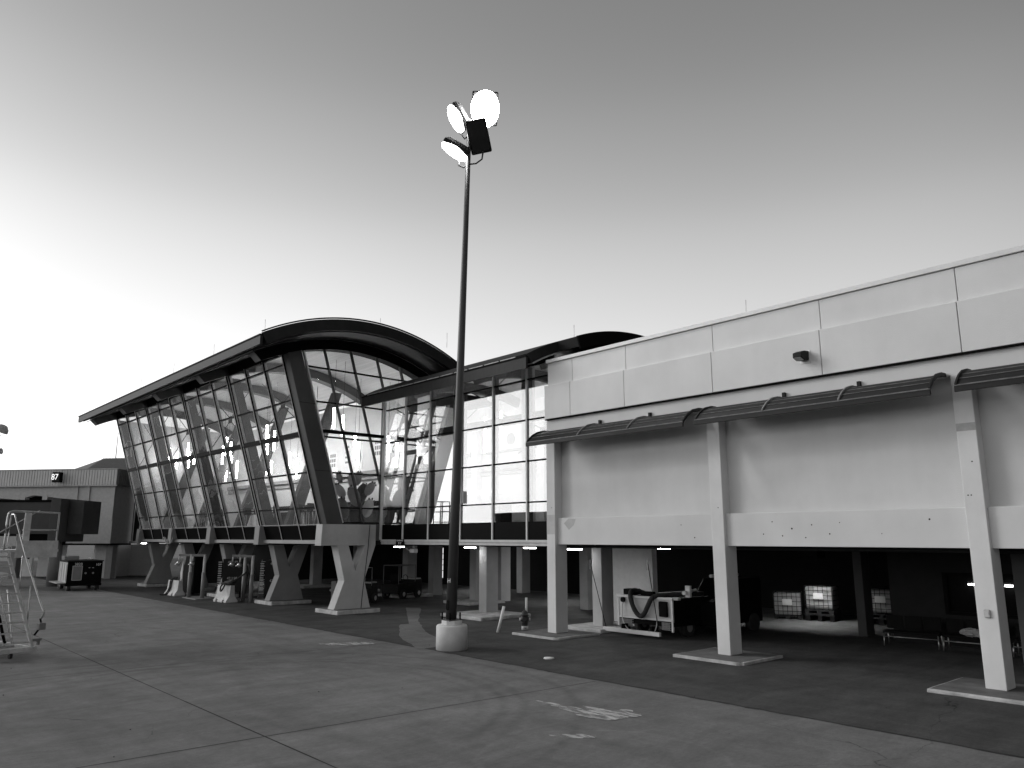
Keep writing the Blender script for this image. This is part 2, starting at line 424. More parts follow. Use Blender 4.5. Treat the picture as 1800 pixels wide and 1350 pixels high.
PATCHP = mat('repaint_patch', .40, .8, .15, 6)
build('repaint_patch', MB().box(-6.715, -6.285, 20.597, 20.5995, 6.05, 6.24), PATCHP, B)
build('repaint_patch', MB().box(-21.115, -20.685, 20.597, 20.5995, 3.62, 4.34), mat('repaint_grey', .50, .8, .08, 3), B)
build('repaint_patch', MB().prism([(-20.35, 4.02), (-20.1, 4.2), (-19.75, 4.16), (-19.85, 3.95), (-20.1, 3.78)], 1, 20.737, 20.7395), mat('repaint_pale', .47, .8, .08, 3), B)
ah = MB()
rh = random.Random(11)
for (x, z) in ((-11.9, 3.95), (-11.6, 3.55), (-11.3, 3.75), (-10.9, 3.5), (-10.7, 3.85), (-10.2, 3.6), (-9.9, 3.9), (-12.2, 3.6), (-14.6, 3.5), (-7.6, 3.95), (-8.8, 3.6), (-15.1, 3.9)):
    r_h = rh.uniform(.012, .028)
    ah.prism([(x + r_h * math.cos(t * 1.047), z + r_h * math.sin(t * 1.047)) for t in range(6)], 1, 20.7365, 20.739)
for (x, z) in ((-20.85, 4.6), (-13.6, 4.4), (-6.55, 4.5), (-6.62, 4.5), (-6.45, 5.3)):
    ah.prism([(x + .018 * math.cos(t * 1.047), z + .018 * math.sin(t * 1.047)) for t in range(6)], 1, 20.5965, 20.599)
o_ = build('anchor_hole', ah, BLACKM, B); o_['kind'] = 'stuff'

# awnings
def awning(x0, x1, ribs, label):
    A = thing('awning', label, 'awning', ((x0 + x1) / 2, 20.6, 7.2), 0, 'dark louvred awnings on the concourse wall')
    prof = [(20.6, 7.47), (20.32, 7.46), (20.0, 7.38), (19.72, 7.23), (19.53, 7.07), (19.44, 6.97)]
    pin = [(y + .02, z - .05) for y, z in prof]
    sl = MB()
    # louvre blades
    L_ = [0.0]
    for p, q in zip(prof[:-1], prof[1:]): L_.append(L_[-1] + math.dist(p, q))
    def at(t):
        d = t * L_[-1]
        for i in range(len(L_) - 1):
            if d <= L_[i + 1] + 1e-9:
                f_ = (d - L_[i]) / (L_[i + 1] - L_[i])
                return (prof[i][0] + (prof[i + 1][0] - prof[i][0]) * f_, prof[i][1] + (prof[i + 1][1] - prof[i][1]) * f_)
    hl = MB()
    for k in range(5):
        A0 = at(k / 5 + .01); A1 = at((k + .80) / 5)
        sl.prism([A0, A1, (A1[0] + .01, A1[1] - .06), (A0[0], A0[1] - .03)], 0, x0 + .04, x1 - .04)
        hl.prism([(A1[0], A1[1] + .002), (A1[0] - .012, A1[1] - .004), (A1[0] - .006, A1[1] - .02), (A1[0] + .006, A1[1] - .014)], 0, x0 + .04, x1 - .04)
    build('blade_highlight', hl, AWNL, A)  # pale strips painted in as highlights along the blades
    build('louvre_blades', sl, AWN, A)
    build('gutter_lip', MB().box(x0, x1, 19.41, 19.47, 6.83, 6.97), AWN, A, .01)
    build('lip_edge', MB().box(x0, x1, 19.405, 19.47, 6.972, 6.984), AWNL, A)
    for x in ribs:
        up = [(y, z + .055) for y, z in prof]
        build('rib', MB().strip(up, [(y + .02, z - .045) for y, z in prof], 0, x - .022, x + .022), AWNL if x0 + .1 < x < x1 - .1 else AWN, A)
        if x0 + .1 < x < x1 - .1:
            build('bracket', MB().box(x + .05, x + .14, 20.52, 20.61, 7.48, 7.64), DARKG, A)
    return A
awning(-21.0, -13.92, [-20.97, -18.4, -16.15, -13.95], 'dark louvred awning at the left end of the pale wall, beside the glazing')
awning(-13.52, -6.8, [-13.49, -11.25, -9.06, -6.83], 'dark louvred awning in the middle, under the small wall floodlight')
awning(-6.28, .5, [-6.25, -4.0, -1.8, .47], 'dark louvred awning cut off by the right edge of the photo')

W = thing('wall_light', 'small dark shielded floodlight on the pale parapet wall', 'light', (-10.42, 20.44, 8.53))
build('back_plate', MB().box(-10.52, -10.2, 20.425, 20.44, 8.36, 8.72), WHITEP, W)
build('housing', MB().prism([(20.425, 8.70), (20.2, 8.68), (19.98, 8.60), (19.98, 8.46), (20.18, 8.40), (20.425, 8.44)], 0, -10.5, -10.24), DARKG, W, .015)
build('lens', MB().prism([(20.17, 8.405), (19.99, 8.465), (19.985, 8.455), (20.165, 8.395)], 0, -10.47, -10.27), LIGHTG, W)

# ------------------------------------------------------------------ arches
def arc(y0, z0, off, n=40, ya=None, yb=None, span=11.1, rise=1.45):
    rad = (span * span / 4 + rise * rise) / (2 * rise); cz = z0 + rise - rad; cy = y0 + span / 2
    ya = y0 if ya is None else ya; yb = y0 + span if yb is None else yb
    out = []
    for i in range(n + 1):
        y = ya + (yb - ya) * i / n
        th = math.asin(max(-1, min(1, (y - cy) / rad)))
        out.append((cy + (rad - off) * math.sin(th), cz + (rad - off) * math.cos(th)))
    return out
FX = [-33.5, -40.4, -47.3, -54.1, -61.0]      # hall frames
def fy(z): return 17.92 - .305 * (z - 4.15)

H = thing('glass_hall', 'glazed departure hall with vaulted dark roof and outward leaning glass on concrete Y piers', 'building', (-47, 19, 0))
rf = build('roof', MB().strip(arc(13.5, 12.2, 0), arc(13.5, 12.2, .44), 0, -62.5, -31.5), ROOFM, H)
build('fascia', MB().strip(arc(13.46, 12.24, -.03), arc(13.46, 12.24, .5), 0, -31.5, -31.42), ROOFM, rf)
build('gutter', MB().box(-62.55, -31.42, 13.38, 13.5, 11.74, 12.13), ROOFM, rf)
build('gutter_edge', MB().box(-62.56, -31.40, 13.35, 13.5, 12.135, 12.20), BLACKM, rf)
build('edge_trim', MB().strip(arc(13.46, 12.3, -.06, n=40), arc(13.46, 12.3, .0, n=40), 0, -31.46, -31.40), BLACKM, rf)
rods = MB()
for x in (-31.7, -37.6, -43.4, -49.2, -55.2, -61): rods.tube([(x, 13.7, 12.2), (x, 13.68, 12.95)], .010, 5)
for y in (19.5, 23.6): rods.tube([(-31.6, y, 13.3 if y > 20 else 13.6), (-31.6, y, 14.1)], .010, 5)
build('lightning_rod', rods, STEEL, rf)
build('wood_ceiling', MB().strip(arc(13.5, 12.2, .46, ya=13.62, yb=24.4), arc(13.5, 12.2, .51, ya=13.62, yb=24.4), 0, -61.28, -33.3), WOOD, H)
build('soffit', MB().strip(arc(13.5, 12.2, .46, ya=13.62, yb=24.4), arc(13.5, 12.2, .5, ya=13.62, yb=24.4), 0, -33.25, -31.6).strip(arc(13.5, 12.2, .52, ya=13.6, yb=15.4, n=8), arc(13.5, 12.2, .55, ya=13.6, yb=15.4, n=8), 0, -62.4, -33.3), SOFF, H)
for i, x in enumerate(FX):
    b = build('arch_beam', MB().strip(arc(13.5, 12.2, .56, ya=13.65, yb=24.4), arc(13.5, 12.2, 1.03, ya=13.8, yb=24.3), 0, x - .3, x + .3), BLACKM if i == 0 else GLULAM, H)
    ea = arc(13.5, 12.2, .56, ya=13.65, yb=24.4)[0]; eb = arc(13.5, 12.2, 1.03, ya=13.8, yb=24.3)[0]
    build('skylit_beam_end', MB().prism([(ea[0] - .02, ea[1]), (eb[0] - .02, eb[1]), (eb[0] - .05, eb[1]), (ea[0] - .05, ea[1])], 0, x - .3, x + .3), MIDG, b)  # beam end coloured paler for the bright sky it faces
    # pier
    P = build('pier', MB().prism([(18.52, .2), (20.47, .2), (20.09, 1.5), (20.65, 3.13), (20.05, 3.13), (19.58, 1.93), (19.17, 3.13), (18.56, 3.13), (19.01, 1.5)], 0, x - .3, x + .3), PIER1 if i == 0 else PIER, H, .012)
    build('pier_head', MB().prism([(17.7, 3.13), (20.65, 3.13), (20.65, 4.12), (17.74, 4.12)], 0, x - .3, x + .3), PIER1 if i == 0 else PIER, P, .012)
    build('footing', MB().box(x - 1.3, x + .85, 18.4, 20.7, 0, .19), KERB, P, .03)
    build('footing_top', MB().box(x - 1.25, x + .8, 18.46, 20.65, .191, .196), KTOP, P)
build('end_column', MB().prism([(17.95, 4.13), (18.80, 4.13), (16.2, 12.24), (15.52, 12.02)], 0, -33.72, -33.19), GREYM, H, .01)
cj = MB()
for z in (6.6, 9.75): cj.prism([(fy(z) + .02, z), (fy(z) + .86, z), (fy(z) + .855, z + .015), (fy(z) + .015, z + .015)], 0, -33.4, -33.186)
build('column_joint', cj, BLACKM, H)
build('drain_pipe', MB().tube([(-33.17, 20.28, 4.15), (-33.17, 20.22, 3.0), (-33.17, 20.0, .9), (-33.17, 19.95, .2)], .014, 6), BLACKM, H)
for i, x in enumerate(FX[1:]):
    z1 = 11.9
    build('frame_leg', MB().prism([(fy(4.12) + .2, 4.12), (fy(4.12) + .75, 4.12), (fy(z1) + .6, z1), (fy(z1) + .2, z1)], 0, x - .2, x + .2), GLULAM, H)
    build('frame_leg', MB().prism([(38.1 - v, w) for v, w in ((fy(4.12) + .2, 4.12), (fy(4.12) + .9, 4.12), (fy(z1) + .7, z1), (fy(z1) + .2, z1))], 0, x - .2, x + .2), GLULAM, H)
build('floor_slab', MB().box(-61.6, -33.3, 18.32, 24.6, 3.36, 4.1), FLOORI, H)
build('edge_beam', MB().box(-61.4, -33.8, 18.0, 18.3, 3.20, 3.38), mat('edge_beam_paint', .28, .6, .1, 2), H, .01)
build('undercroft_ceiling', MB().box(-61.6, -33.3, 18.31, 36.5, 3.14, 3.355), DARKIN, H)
build('undercroft_dark_infill', MB().box(-62.3, -62.1, 21.6, 36.5, 0, 3.12), DARKIN, H)  # dark infill added to black out the bright gap under the hall
build('back_wall', MB().box(-61.5, -34.3, 24.6, 24.8, 4.1, 11.72), WALLW, H)
lw = MB().box(-61.5, -34.4, 24.45, 24.597, 4.1, 6.9)
build('lower_wall', lw, WALLG, H)
build('wall_ledge', MB().box(-61.5, -34.4, 24.2, 24.597, 7.2, 7.42).box(-61.5, -34.4, 24.3, 24.597, 6.9, 7.05), BAND, H)
build('head_panel', MB().prism([(fy(12.0), 12.0), (fy(12.0) + .12, 12.0), (fy(12.72) + .12, 12.76), (fy(12.72), 12.72)], 0, -61.3, -33.75), BLACKM, H)
TZ = [4.9, 6.55, 9.9, 11.55]
for i in range(4):
    xa, xb = FX[i], FX[i + 1]
    xa -= .30 if i == 0 else .14; xb += .14
    for k in range(3):
        x0 = xa + (xb - xa) * k / 3; x1 = xa + (xb - xa) * (k + 1) / 3
        g = MB().prism([(fy(4.13), 4.13), (fy(12.02), 12.02), (fy(12.02) + .012, 12.02), (fy(4.13) + .012, 4.13)], 0, x1, x0)
        wdw = build('window', g, GL_H, H)
        m = MB()
        for xx in ((x1,) if k < 2 else (x1,)) + ((x0,) if k == 0 else ()):
            m.prism([(fy(3.38) - .06, 3.38), (fy(12.02) - .06, 12.02), (fy(12.02) - .035, 12.02), (fy(3.38) - .035, 3.38)], 0, xx - .016, xx + .016)
        build('mullion', m, ALU, wdw)
        m = MB()
        for xx in (x1,) + ((x0,) if k == 0 else ()):
            m.prism([(fy(3.38) - .034, 3.38), (fy(12.02) - .034, 12.02), (fy(12.02) + .02, 12.02), (fy(3.38) + .02, 3.38)], 0, xx - .034, xx + .034)
        build('mullion_body', m, BLACKM, wdw)
        m = MB()
        for xx in ((x1,) if k < 2 else (x1,)) + ((x0,) if k == 0 else ()):
            m.prism([(fy(4.12) + .021, 4.12), (fy(12.0) + .021, 12.0), (fy(12.0) + .17, 12.0), (fy(4.12) + .17, 4.12)], 0, xx - .035, xx + .035)
        build('mullion_post', m, POSTM, wdw)
        for z in TZ: build('transom', MB().box(x1 + .03, x0 - .03, fy(z) - .05, fy(z) + .12, z - .03, z + .03), BLACKM, wdw)
        build('transom', MB().box(x1 + .03, x0 - .03, fy(8.33) - .05, fy(8.33) + .2, 8.22, 8.44), BLACKM, wdw)
        build('sill', MB().box(x1 + .03, x0 - .03, fy(4.13) - .04, fy(4.13) + .1, 4.10, 4.135), MIDG, wdw)
        build('spandrel', MB().prism([(fy(3.4), 3.4), (fy(4.07), 4.07), (fy(4.07) + .03, 4.07), (fy(3.4) + .03, 3.4)], 0, x1, x0), SPAN, wdw)
# gable glazing
def clip(poly, f):
    out = []
    for i, p in enumerate(poly):
        q = poly[(i + 1) % len(poly)]; a, b = f(p), f(q)
        if a >= 0: out.append(p)
        if (a >= 0) != (b >= 0):
            t = a / (a - b); out.append((p[0] + (q[0] - p[0]) * t, p[1] + (q[1] - p[1]) * t))
    return out
top = arc(13.5, 12.2, 1.02, ya=16.6, yb=24.0, n=24)
low = [(18.83, 4.2), (20.86, 4.2), (20.86, 10.98)] + [(16.61, 10.98)]
upper = [(16.61, 10.98), (20.86, 10.98), (23.3, 11.75), (24.0, 11.5)] + top[::-1] + [(16.22, 12.2)]
def sl(y0): return lambda p: (p[0] + .305 * (p[1] - 4.17)) - y0
GY = [18.82, 19.98, 21.46, 22.94, 24.28, 26.2]
for k in range(5):
    g = MB(); ok = False
    for poly in (low, upper):
        c = clip(clip(poly, sl(GY[k])), lambda p: -sl(GY[k + 1])(p))
        if len(c) >= 3:
            g.prism(c, 0, -33.30, -33.288); ok = True
    wdw = build('gable_window', g, GL_G, H)
    def line(y0, z): return y0 - .305 * (z - 4.17)
    m = MB(); y0 = GY[k]
    # mullion from sill/corner up to the arch
    za = 4.2 if y0 < 20.9 else 4.17 + (y0 - 20.88) / .305
    za = max(za, 4.2)
    if k >= 3: za = 11.0 + (.35 if k == 4 else 0)
    zb = [12.25, 12.5, 12.6, 12.6, 12.42][k]
    m.prism([(line(y0, za) - .035, za), (line(y0, zb) - .035, zb), (line(y0, zb) + .035, zb), (line(y0, za) + .035, za)], 0, -33.38, -33.22)
    build('mullion', m, ALU if k in (0,) else GREYM, wdw)
for z, ye in ((4.2, 20.85), (4.9, 20.85), (6.55, 20.85), (8.24, 20.85), (9.9, 20.85), (11.55, 22.6)):
    build('gable_transom', MB().box(-33.36, -33.24, line(18.86, z), ye, z - .035, z + .035), BLACKM, H)
build('gable_transom', MB().box(-33.3, -33.05, line(18.86, 8.5), 20.85, 8.42, 8.56), BLACKM, H)
m = MB()
m.box(-33.36, -33.20, 20.84, 20.92, 4.12, 10.6)
build('corner_mullion', m, GREYM, H)
build('corner_cap', MB().box(-33.19, -33.13, 20.84, 20.98, 3.4, 10.5), ALU, H)
# far end wall of the hall and dark glazed link
build('end_wall', MB().prism([(18.1, 4.1), (24.5, 4.1), (24.5, 11.7), (15.75, 12.0)], 0, -61.4, -61.3), WALLG, H)
# tie rods with node plates
def brace(cx, cz, y, w, h, par):
    m = MB().box(cx - .22, cx + .22, y - .02, y + .02, cz - .2, cz + .2)
    for sx in (-1, 1):
        for sz in (-1, 1): m.tube([(cx + sx * .2, y, cz + sz * .17), (cx + sx * w, y, cz + sz * h)], .022, 6)
    build('cross_brace', m, BLACKM, par)
for x in (-37, -43.8, -50.7, -57.5): brace(x, 10.2, 17.2, 2.7, 1.5, H)

# ------------------------------------------------------------------ connector building
K = thing('glazed_connector', 'glazed link building with upright panes and dark curved eave behind the lamp post', 'building', (-27, 21, 0))
rf = build('roof', MB().strip(arc(19.6, 10.45, 0), arc(19.6, 10.45, .4), 0, -33.05, -21.06).strip(arc(19.6, 10.45, 0, ya=21.2), arc(19.6, 10.45, .4, ya=21.2), 0, -21.06, -20.0), ROOFM, K)
build('gutter', MB().box(-33.05, -21.06, 19.5, 19.6, 9.86, 10.30), ROOFM, rf)
build('gutter_edge', MB().box(-33.06, -21.06, 19.47, 19.6, 10.302, 10.36), BLACKM, rf)
sm = MB()
x = -32.6
while x < -21.9:
    sm.box(x, x + .9, 19.52, 19.56, 10.37, 10.415); x += 1.0
build('snow_guard', sm, SEAM, rf)
build('end_fascia', MB().strip(arc(19.6, 10.45, -.02, ya=21.2), arc(19.6, 10.45, .5, ya=21.2), 0, -20.0, -19.93), BLACKM, rf)
build('gable_wall', MB().prism(arc(19.6, 10.45, .41, ya=21.3, yb=29) + [(29, 9.9), (21.3, 9.9)], 0, -20.5, -20.4), BLACKM, rf)
rods = MB()
for x in (-20.3, -25.2): rods.tube([(x, 19.75 if x < -21 else 21.4, 10.4 if x < -21 else 11.0), (x, 19.75 if x < -21 else 21.4, 11.0 if x < -21 else 11.75)], .010, 5)
build('lightning_rod', rods, STEEL, rf)
build('wood_ceiling', MB().strip(arc(19.6, 10.45, .42, ya=19.7, yb=28.6), arc(19.6, 10.45, .47, ya=19.7, yb=28.6), 0, -33.0, -21.1), WOOD, K)
build('rear_roof', MB().box(-36.4, -33.06, 24.62, 28.7, 11.05, 11.3), DARKIN, K)  # unseen roof added to stop sky light leaking inside
for x in (-31.0, -26.3, -22.0):
    build('arch_beam', MB().strip(arc(19.6, 10.45, .49, ya=20.95, yb=28.3), arc(19.6, 10.45, .95, ya=21.0, yb=28.3), 0, x - .15, x + .15), GLULAM, K)
build('floor_slab', MB().box(-33.15, -21.1, 21.02, 28.6, 3.36, 4.1).box(-36, -33.19, 24.61, 28.6, 3.36, 4.1), FLOORI, K)
build('edge_beam', MB().box(-33.1, -21.12, 20.86, 21.01, 3.30, 3.41).box(-33.1, -21.12, 20.90, 21.01, 3.18, 3.295), LIGHTG, K, .008)
build('undercroft_ceiling', MB().box(-32.9, -21.1, 21.02, 36.5, 3.13, 3.34), DARKIN, K)
build('back_wall', MB().box(-36, -21.1, 28.4, 28.6, 4.1, 10.95), WALLW, K)
build('lower_wall', MB().box(-36, -21.1, 28.25, 28.397, 4.1, 6.9), WALLG, K)
build('wall_ledge', MB().box(-36, -21.1, 28.0, 28.397, 7.2, 7.45).box(-36, -21.1, 28.1, 28.397, 6.95, 7.06).box(-36, -21.1, 28.1, 28.397, 8.2, 8.3), BAND, K)
build('side_wall', MB().box(-36.2, -36, 24.8, 28.6, 4.1, 11.05), WALLW, K)
build('end_wall', MB().prism([(21.06, 4.1), (28.39, 4.1), (28.39, 10.9)] + arc(19.6, 10.45, .48, ya=21.06, yb=27.5, n=12)[::-1], 0, -21.25, -21.1), WALLW, K)
build('head_panel', MB().box(-33.1, -21.12, 20.93, 21.05, 10.35, 10.72), BLACKM, K)
for x, y in ((-40.6, 27.75), (-40.3, 29.5), (-33.9, 27.7), (-33.8, 29.45), (-37.9, 34.8), (-28.2, 23.7), (-27.1, 29.3), (-46.5, 27.7), (-52.5, 27.7)):
    c = build('column', MB().box(x - .27, x + .27, y - .35, y + .35, 0, 3.13), COLDARK, K, .015)
    if y < 29: build('plinth', MB().box(x - 1.0, x + 1.9, y - 2.0, y + .9, 0, .15) if x == -28.2 else MB().box(x - 1.0, x + 1.3, y - 1.6, y + .9, 0, .15), KERB, c, .03)
for x in (-31.9, -28.0, -23.3):
    build('inner_column', MB().box(x - .2, x + .2, 21.5, 21.9, 4.1, 10.6), GLULAM if x < -30 else WALLG, K)
for x in (-34.5, -29, -24.3): build('wall_pilaster', MB().box(x - .25, x + .25, 27.85, 28.2, 4.1, 9.5), WALLG, K)
MX = [-33.1, -31.25, -29.2, -26.82, -24.66, -22.56, -21.12]
for x0, x1 in zip(MX[:-1], MX[1:]):
    wdw = build('window', MB().box(x0, x1, 20.95, 20.962, 4.12, 10.36), GL_C, K)
    m = MB().box(x1 - .035, x1 + .035, 20.885, 20.97, 3.41, 10.36)
    build('mullion', m, ALU, wdw)
    build('mullion_post', MB().box(x1 - .05, x1 + .05, 20.975, 21.2, 4.12, 10.36), GREYM, wdw)
    for z in (4.87, 6.5, 8.16, 9.82): build('transom', MB().box(x0 + .035, x1 - .035, 20.91, 21.05, z - .028, z + .028), BLACKM, wdw)
    build('spandrel', MB().box(x0, x1, 20.94, 20.99, 3.41, 4.118), SPAN, wdw)
build('inner_beam', MB().box(-33, -21.3, 21.6, 21.8, 8.25, 8.6), BLACKM, K)
brace(-31.0, 9.0, 21.35, 2.0, 1.0, K); brace(-26.0, 9.45, 21.5, 2.0, 1.1, K); brace(-32.2, 7.35, 22.5, 1.3, .8, K); brace(-23.2, 7.9, 22.5, 1.6, .8, K)
# dark glazed link to the gate building
Lk = thing('dark_link', 'narrow dark glass link between the gate building and the leaning glass hall', 'building', (-66, 22, 0))
build('glass_wall', MB().box(-75.8, -61.5, 21.5, 21.6, 3.2, 9.2), SPAN, Lk)
m = MB()
for x in (-75.3, -73.4, -71.4, -69.4, -67.2, -64.5): m.box(x - .05, x + .05, 21.43, 21.5, 3.2, 9.2)
build('mullion', m, ALU, Lk)
build('roof', MB().box(-76, -61.6, 21.0, 27, 9.2, 9.6).box(-66.6, -61.6, 20.3, 22, 9.62, 10.2), ROOFM, Lk)
build('edge_beam', MB().box(-75.8, -61.6, 21.35, 21.5, 3.0, 3.2), LIGHTG, Lk)
build('undercroft_ceiling', MB().box(-76, -61.6, 22.1, 30, 2.9, 3.1), DARKIN, Lk)

# ------------------------------------------------------------------ pendant lamps, posters, furniture inside
def pendant(loc, n, ln, ceil, label):
    t = thing('pendant_lamp', label, 'lamp', loc, random.uniform(0, 3), 'tube pendant lamps inside the terminal')
    for k in range(n):
        a = 2 * math.pi * k / max(n, 1); dx, dy = (.28 * math.cos(a), .28 * math.sin(a)) if n > 1 else (0, 0)
        dz = [0, .35, -.3, .15][k]
        b = build('tube', MB().lathe([(.055, dz - ln / 2), (.055, dz + ln / 2)], (dx, dy, 0), 10), TUBE, t, local=True)
        build('cord', MB().tube([(dx, dy, dz + ln / 2), (dx, dy, ceil - loc[2])], .008, 5), BLACKM, b, local=True)
    return t
spots = [(-36.6, 20.2, 9.4, 2, 1.1), (-38.2, 22.3, 8.2, 2, 1.3), (-44.6, 20.0, 9.3, 3, 1.2), (-42.6, 22.0, 8.3, 2, 1.3), (-46.6, 22.6, 7.9, 2, 1.3),
         (-51.2, 20.0, 9.2, 3, 1.2), (-50.0, 22.4, 8.0, 3, 1.2), (-53.5, 21.5, 8.2, 2, 1.2), (-58.0, 20.0, 9.4, 3, 1.2), (-57.0, 22.2, 8.2, 2, 1.2), (-60.2, 19.5, 9.2, 2, 1.2), (-36.2, 23.4, 8.0, 2, 1.4)]
where = ['upper of the two nearest the gable glass', 'lower pair left of the gable posters', 'three tubes high behind the second bay from the gable', 'lower pair behind the second bay from the gable',
         'lowest pair seen through the middle of the leaning glass', 'three tubes high behind the third bay from the gable', 'three tubes low behind the third bay from the gable',
         'pair of tubes low behind the third bay, left side', 'three tubes high behind the farthest bay', 'lower pair behind the farthest bay', 'pair closest to the far end of the leaning glass', 'lower pair in front of the gable posters']
for (x, y, z, n, ln), w_ in zip(spots, where):
    c = 13.0 - abs(y - 19.05) ** 2 * .045
    pendant((x, y, z), n, ln, c, 'lit white tube pendant lamp, ' + w_)
for (x, y, z, n, ln), w_ in zip([(-34.6, 24.9, 8.4, 1, 1.6), (-31.9, 24.5, 8.75, 1, 1.5), (-29.5, 24.5, 8.55, 1, 1.75), (-28.4, 24.6, 8.9, 1, 1.4), (-24.0, 25.0, 8.4, 1, 1.5)],
                               ['farthest left behind the upright panes', 'second from left behind the upright panes', 'just right of the lamp post pole', 'short one right of the pole lamp', 'nearest the pale wall']):
    pendant((x, y, z), n, ln, 11.3, 'lit white tube pendant lamp, ' + w_)

def poster(x, y, z, w, h, kind, label):
    p = thing('wall_poster', label, 'poster', (x, y, z), 0, 'posters on the hall back wall')
    build('sheet', MB().box(-w / 2, w / 2, -.03, 0, -h / 2, h / 2), POSTER, p, local=True)
    m = MB()
    if kind == 0:
        for i in range(4): m.box(-w * .35, w * .35, -.04, -.032, -h * .38 + i * h * .2, -h * .38 + i * h * .2 + h * .08)
    elif kind == 1:
        for i in range(20):
            a0, a1 = i * .314, (i + 1) * .314
            m.prism([(w * .32 * math.cos(a0), h * .32 * math.sin(a0)), (w * .32 * math.cos(a1), h * .32 * math.sin(a1)), (w * .22 * math.cos(a1), h * .22 * math.sin(a1)), (w * .22 * math.cos(a0), h * .22 * math.sin(a0))], 1, -.04, -.032)
    else:
        for i in range(3):
            for k in range(3): m.box(-w * .36 + i * w * .26, -w * .36 + i * w * .26 + w * .18, -.04, -.032, -h * .36 + k * h * .26, -h * .36 + k * h * .26 + h * .18)
    build('print', m, INK, p, local=True)
    return p
for i, (x, z, w, h, k, lb) in enumerate([(-36.3, 8.3, .6, 1.5, 0, 'tall narrow poster with bars, nearest the gable glass'), (-37.8, 8.5, 1.0, 1.2, 1, 'square poster with a ring, left of the tall narrow one'),
        (-39.6, 8.6, .9, 1.3, 2, 'poster with nine small squares behind the gable mullion'), (-41.8, 8.2, .9, 1.5, 1, 'upright poster with a ring behind the first bay'),
        (-43.2, 8.5, .6, 1.6, 0, 'tall barred poster behind the first bay'), (-45.0, 8.2, 1.0, 1.2, 2, 'poster with nine squares behind the second bay'), (-35.2, 8.8, .8, 1.1, 1, 'ring poster at the right end of the hall wall')]):
    poster(x, 24.6, z + .2, w, h, k, lb)
for i, (x, y, z, lb) in enumerate(((-31.9, 28.4, 8.9, 'round dark vent grille high on the wall left of the lamp post'), (-26.6, 28.4, 8.9, 'round dark vent grille high on the wall right of the lamp post'), (-35.2, 28.4, 8.3, 'round dark vent grille nearest the hall corner'))):
    tag(build('wall_vent', MB().prism([(x + .32 * math.cos(t * .393), z + .32 * math.sin(t * .393)) for t in range(16)], 1, y - .05, y - .005), MIDG), lb, 'vent', 'round vents on the connector wall')
s = thing('wall_screen', 'bright wall screen beside the pale building behind the last pane', 'screen', (-21.9, 25, 6.2))
build('bezel', MB().box(-22.4, -21.3, 25.0, 25.08, 5.6, 6.7), DARKG, s); build('display', MB().box(-22.33, -21.37, 24.985, 24.997, 5.67, 6.63), SCREEN, s)

def lounge(name='lounge_table'):
    t = thing(name, '', 'table', (0, 0, 0), 0, 'high tables by the hall windows')
    build('top', MB().lathe([(.42, 1.02), (.42, 1.06)], (0, 0, 0), 18), DARKG, t, local=True)
    build('pedestal', MB().lathe([(.28, 0), (.26, .03), (.04, .05), (.04, 1.02)], (0, 0, 0), 12), STEEL, t, local=True)
    return t
def chair():
    t = thing('bar_stool', '', 'chair', (0, 0, 0), 0, 'bar stools by the hall windows')
    build('seat', MB().box(-.2, .2, -.2, .2, .72, .78), DKFAB, t, .02, local=True)
    build('backrest', MB().box(-.2, .2, .18, .22, .78, 1.15), DKFAB, t, .015, local=True)
    for sx in (-1, 1):
        for sy in (-1, 1): build('leg', MB().tube([(sx * .17, sy * .17, .72), (sx * .22, sy * .22, 0)], .016, 6), STEEL, t, local=True)
    return t
t0 = lounge(); c0 = chair(); first = True
pl = [(-35.6, 'by the leaning end column'), (-37.9, 'behind the second strip of the first bay'), (-42.0, 'just left of the first frame leg'), (-44.4, 'in the middle of the second bay'), (-49.3, 'just left of the second frame leg'), (-51.6, 'in the middle of the third bay')]
for i, (x, w_) in enumerate(pl):
    lb = 'high round dark table inside the leaning glass, ' + w_
    if i == 0: t0.location = (x, 19.1, 4.1); t0['label'] = lb
    else: copy_thing(t0, (x, 19.1, 4.1), 0, lb)
    for k, (dx, dy, rz, sd) in enumerate(((-.62, .1, 1.5, 'left'), (.62, -.05, -1.5, 'right'))):
        lb = 'bar stool %s of the high table ' % sd + w_
        if i == 0 and k == 0: c0.location = (x + dx, 19.1 + dy, 4.1); c0.rotation_euler = (0, 0, rz); c0['label'] = lb
        else: copy_thing(c0, (x + dx, 19.1 + dy, 4.1), rz + random.uniform(-.3, .3), lb)
ct = thing('service_counter', 'long low counter with a glazed front along the hall back wall', 'counter', (-45, 23.4, 4.1))
build('body', MB().box(-52, -36, 23.2, 24.0, 4.1, 5.15), DARKG, ct); build('top', MB().box(-52.1, -35.9, 23.1, 24.05, 5.15, 5.22), LIGHTG, ct)
build('glass_case', MB().box(-50, -38, 23.25, 23.9, 5.22, 5.55), SPAN, ct)
ct = thing('reception_desk', 'dark desk with bright worktop behind the upright panes left of the lamp post', 'counter', (-33.5, 26.6, 4.1))
build('body', MB().box(-35.6, -30.5, 26.4, 27.2, 4.1, 5.2), DARKG, ct); build('top', MB().box(-35.7, -30.4, 26.3, 27.3, 5.2, 5.27), LIGHTG, ct)
build('menu_light', MB().box(-35.2, -31, 27.6, 27.7, 5.9, 6.05), SCREEN, ct)
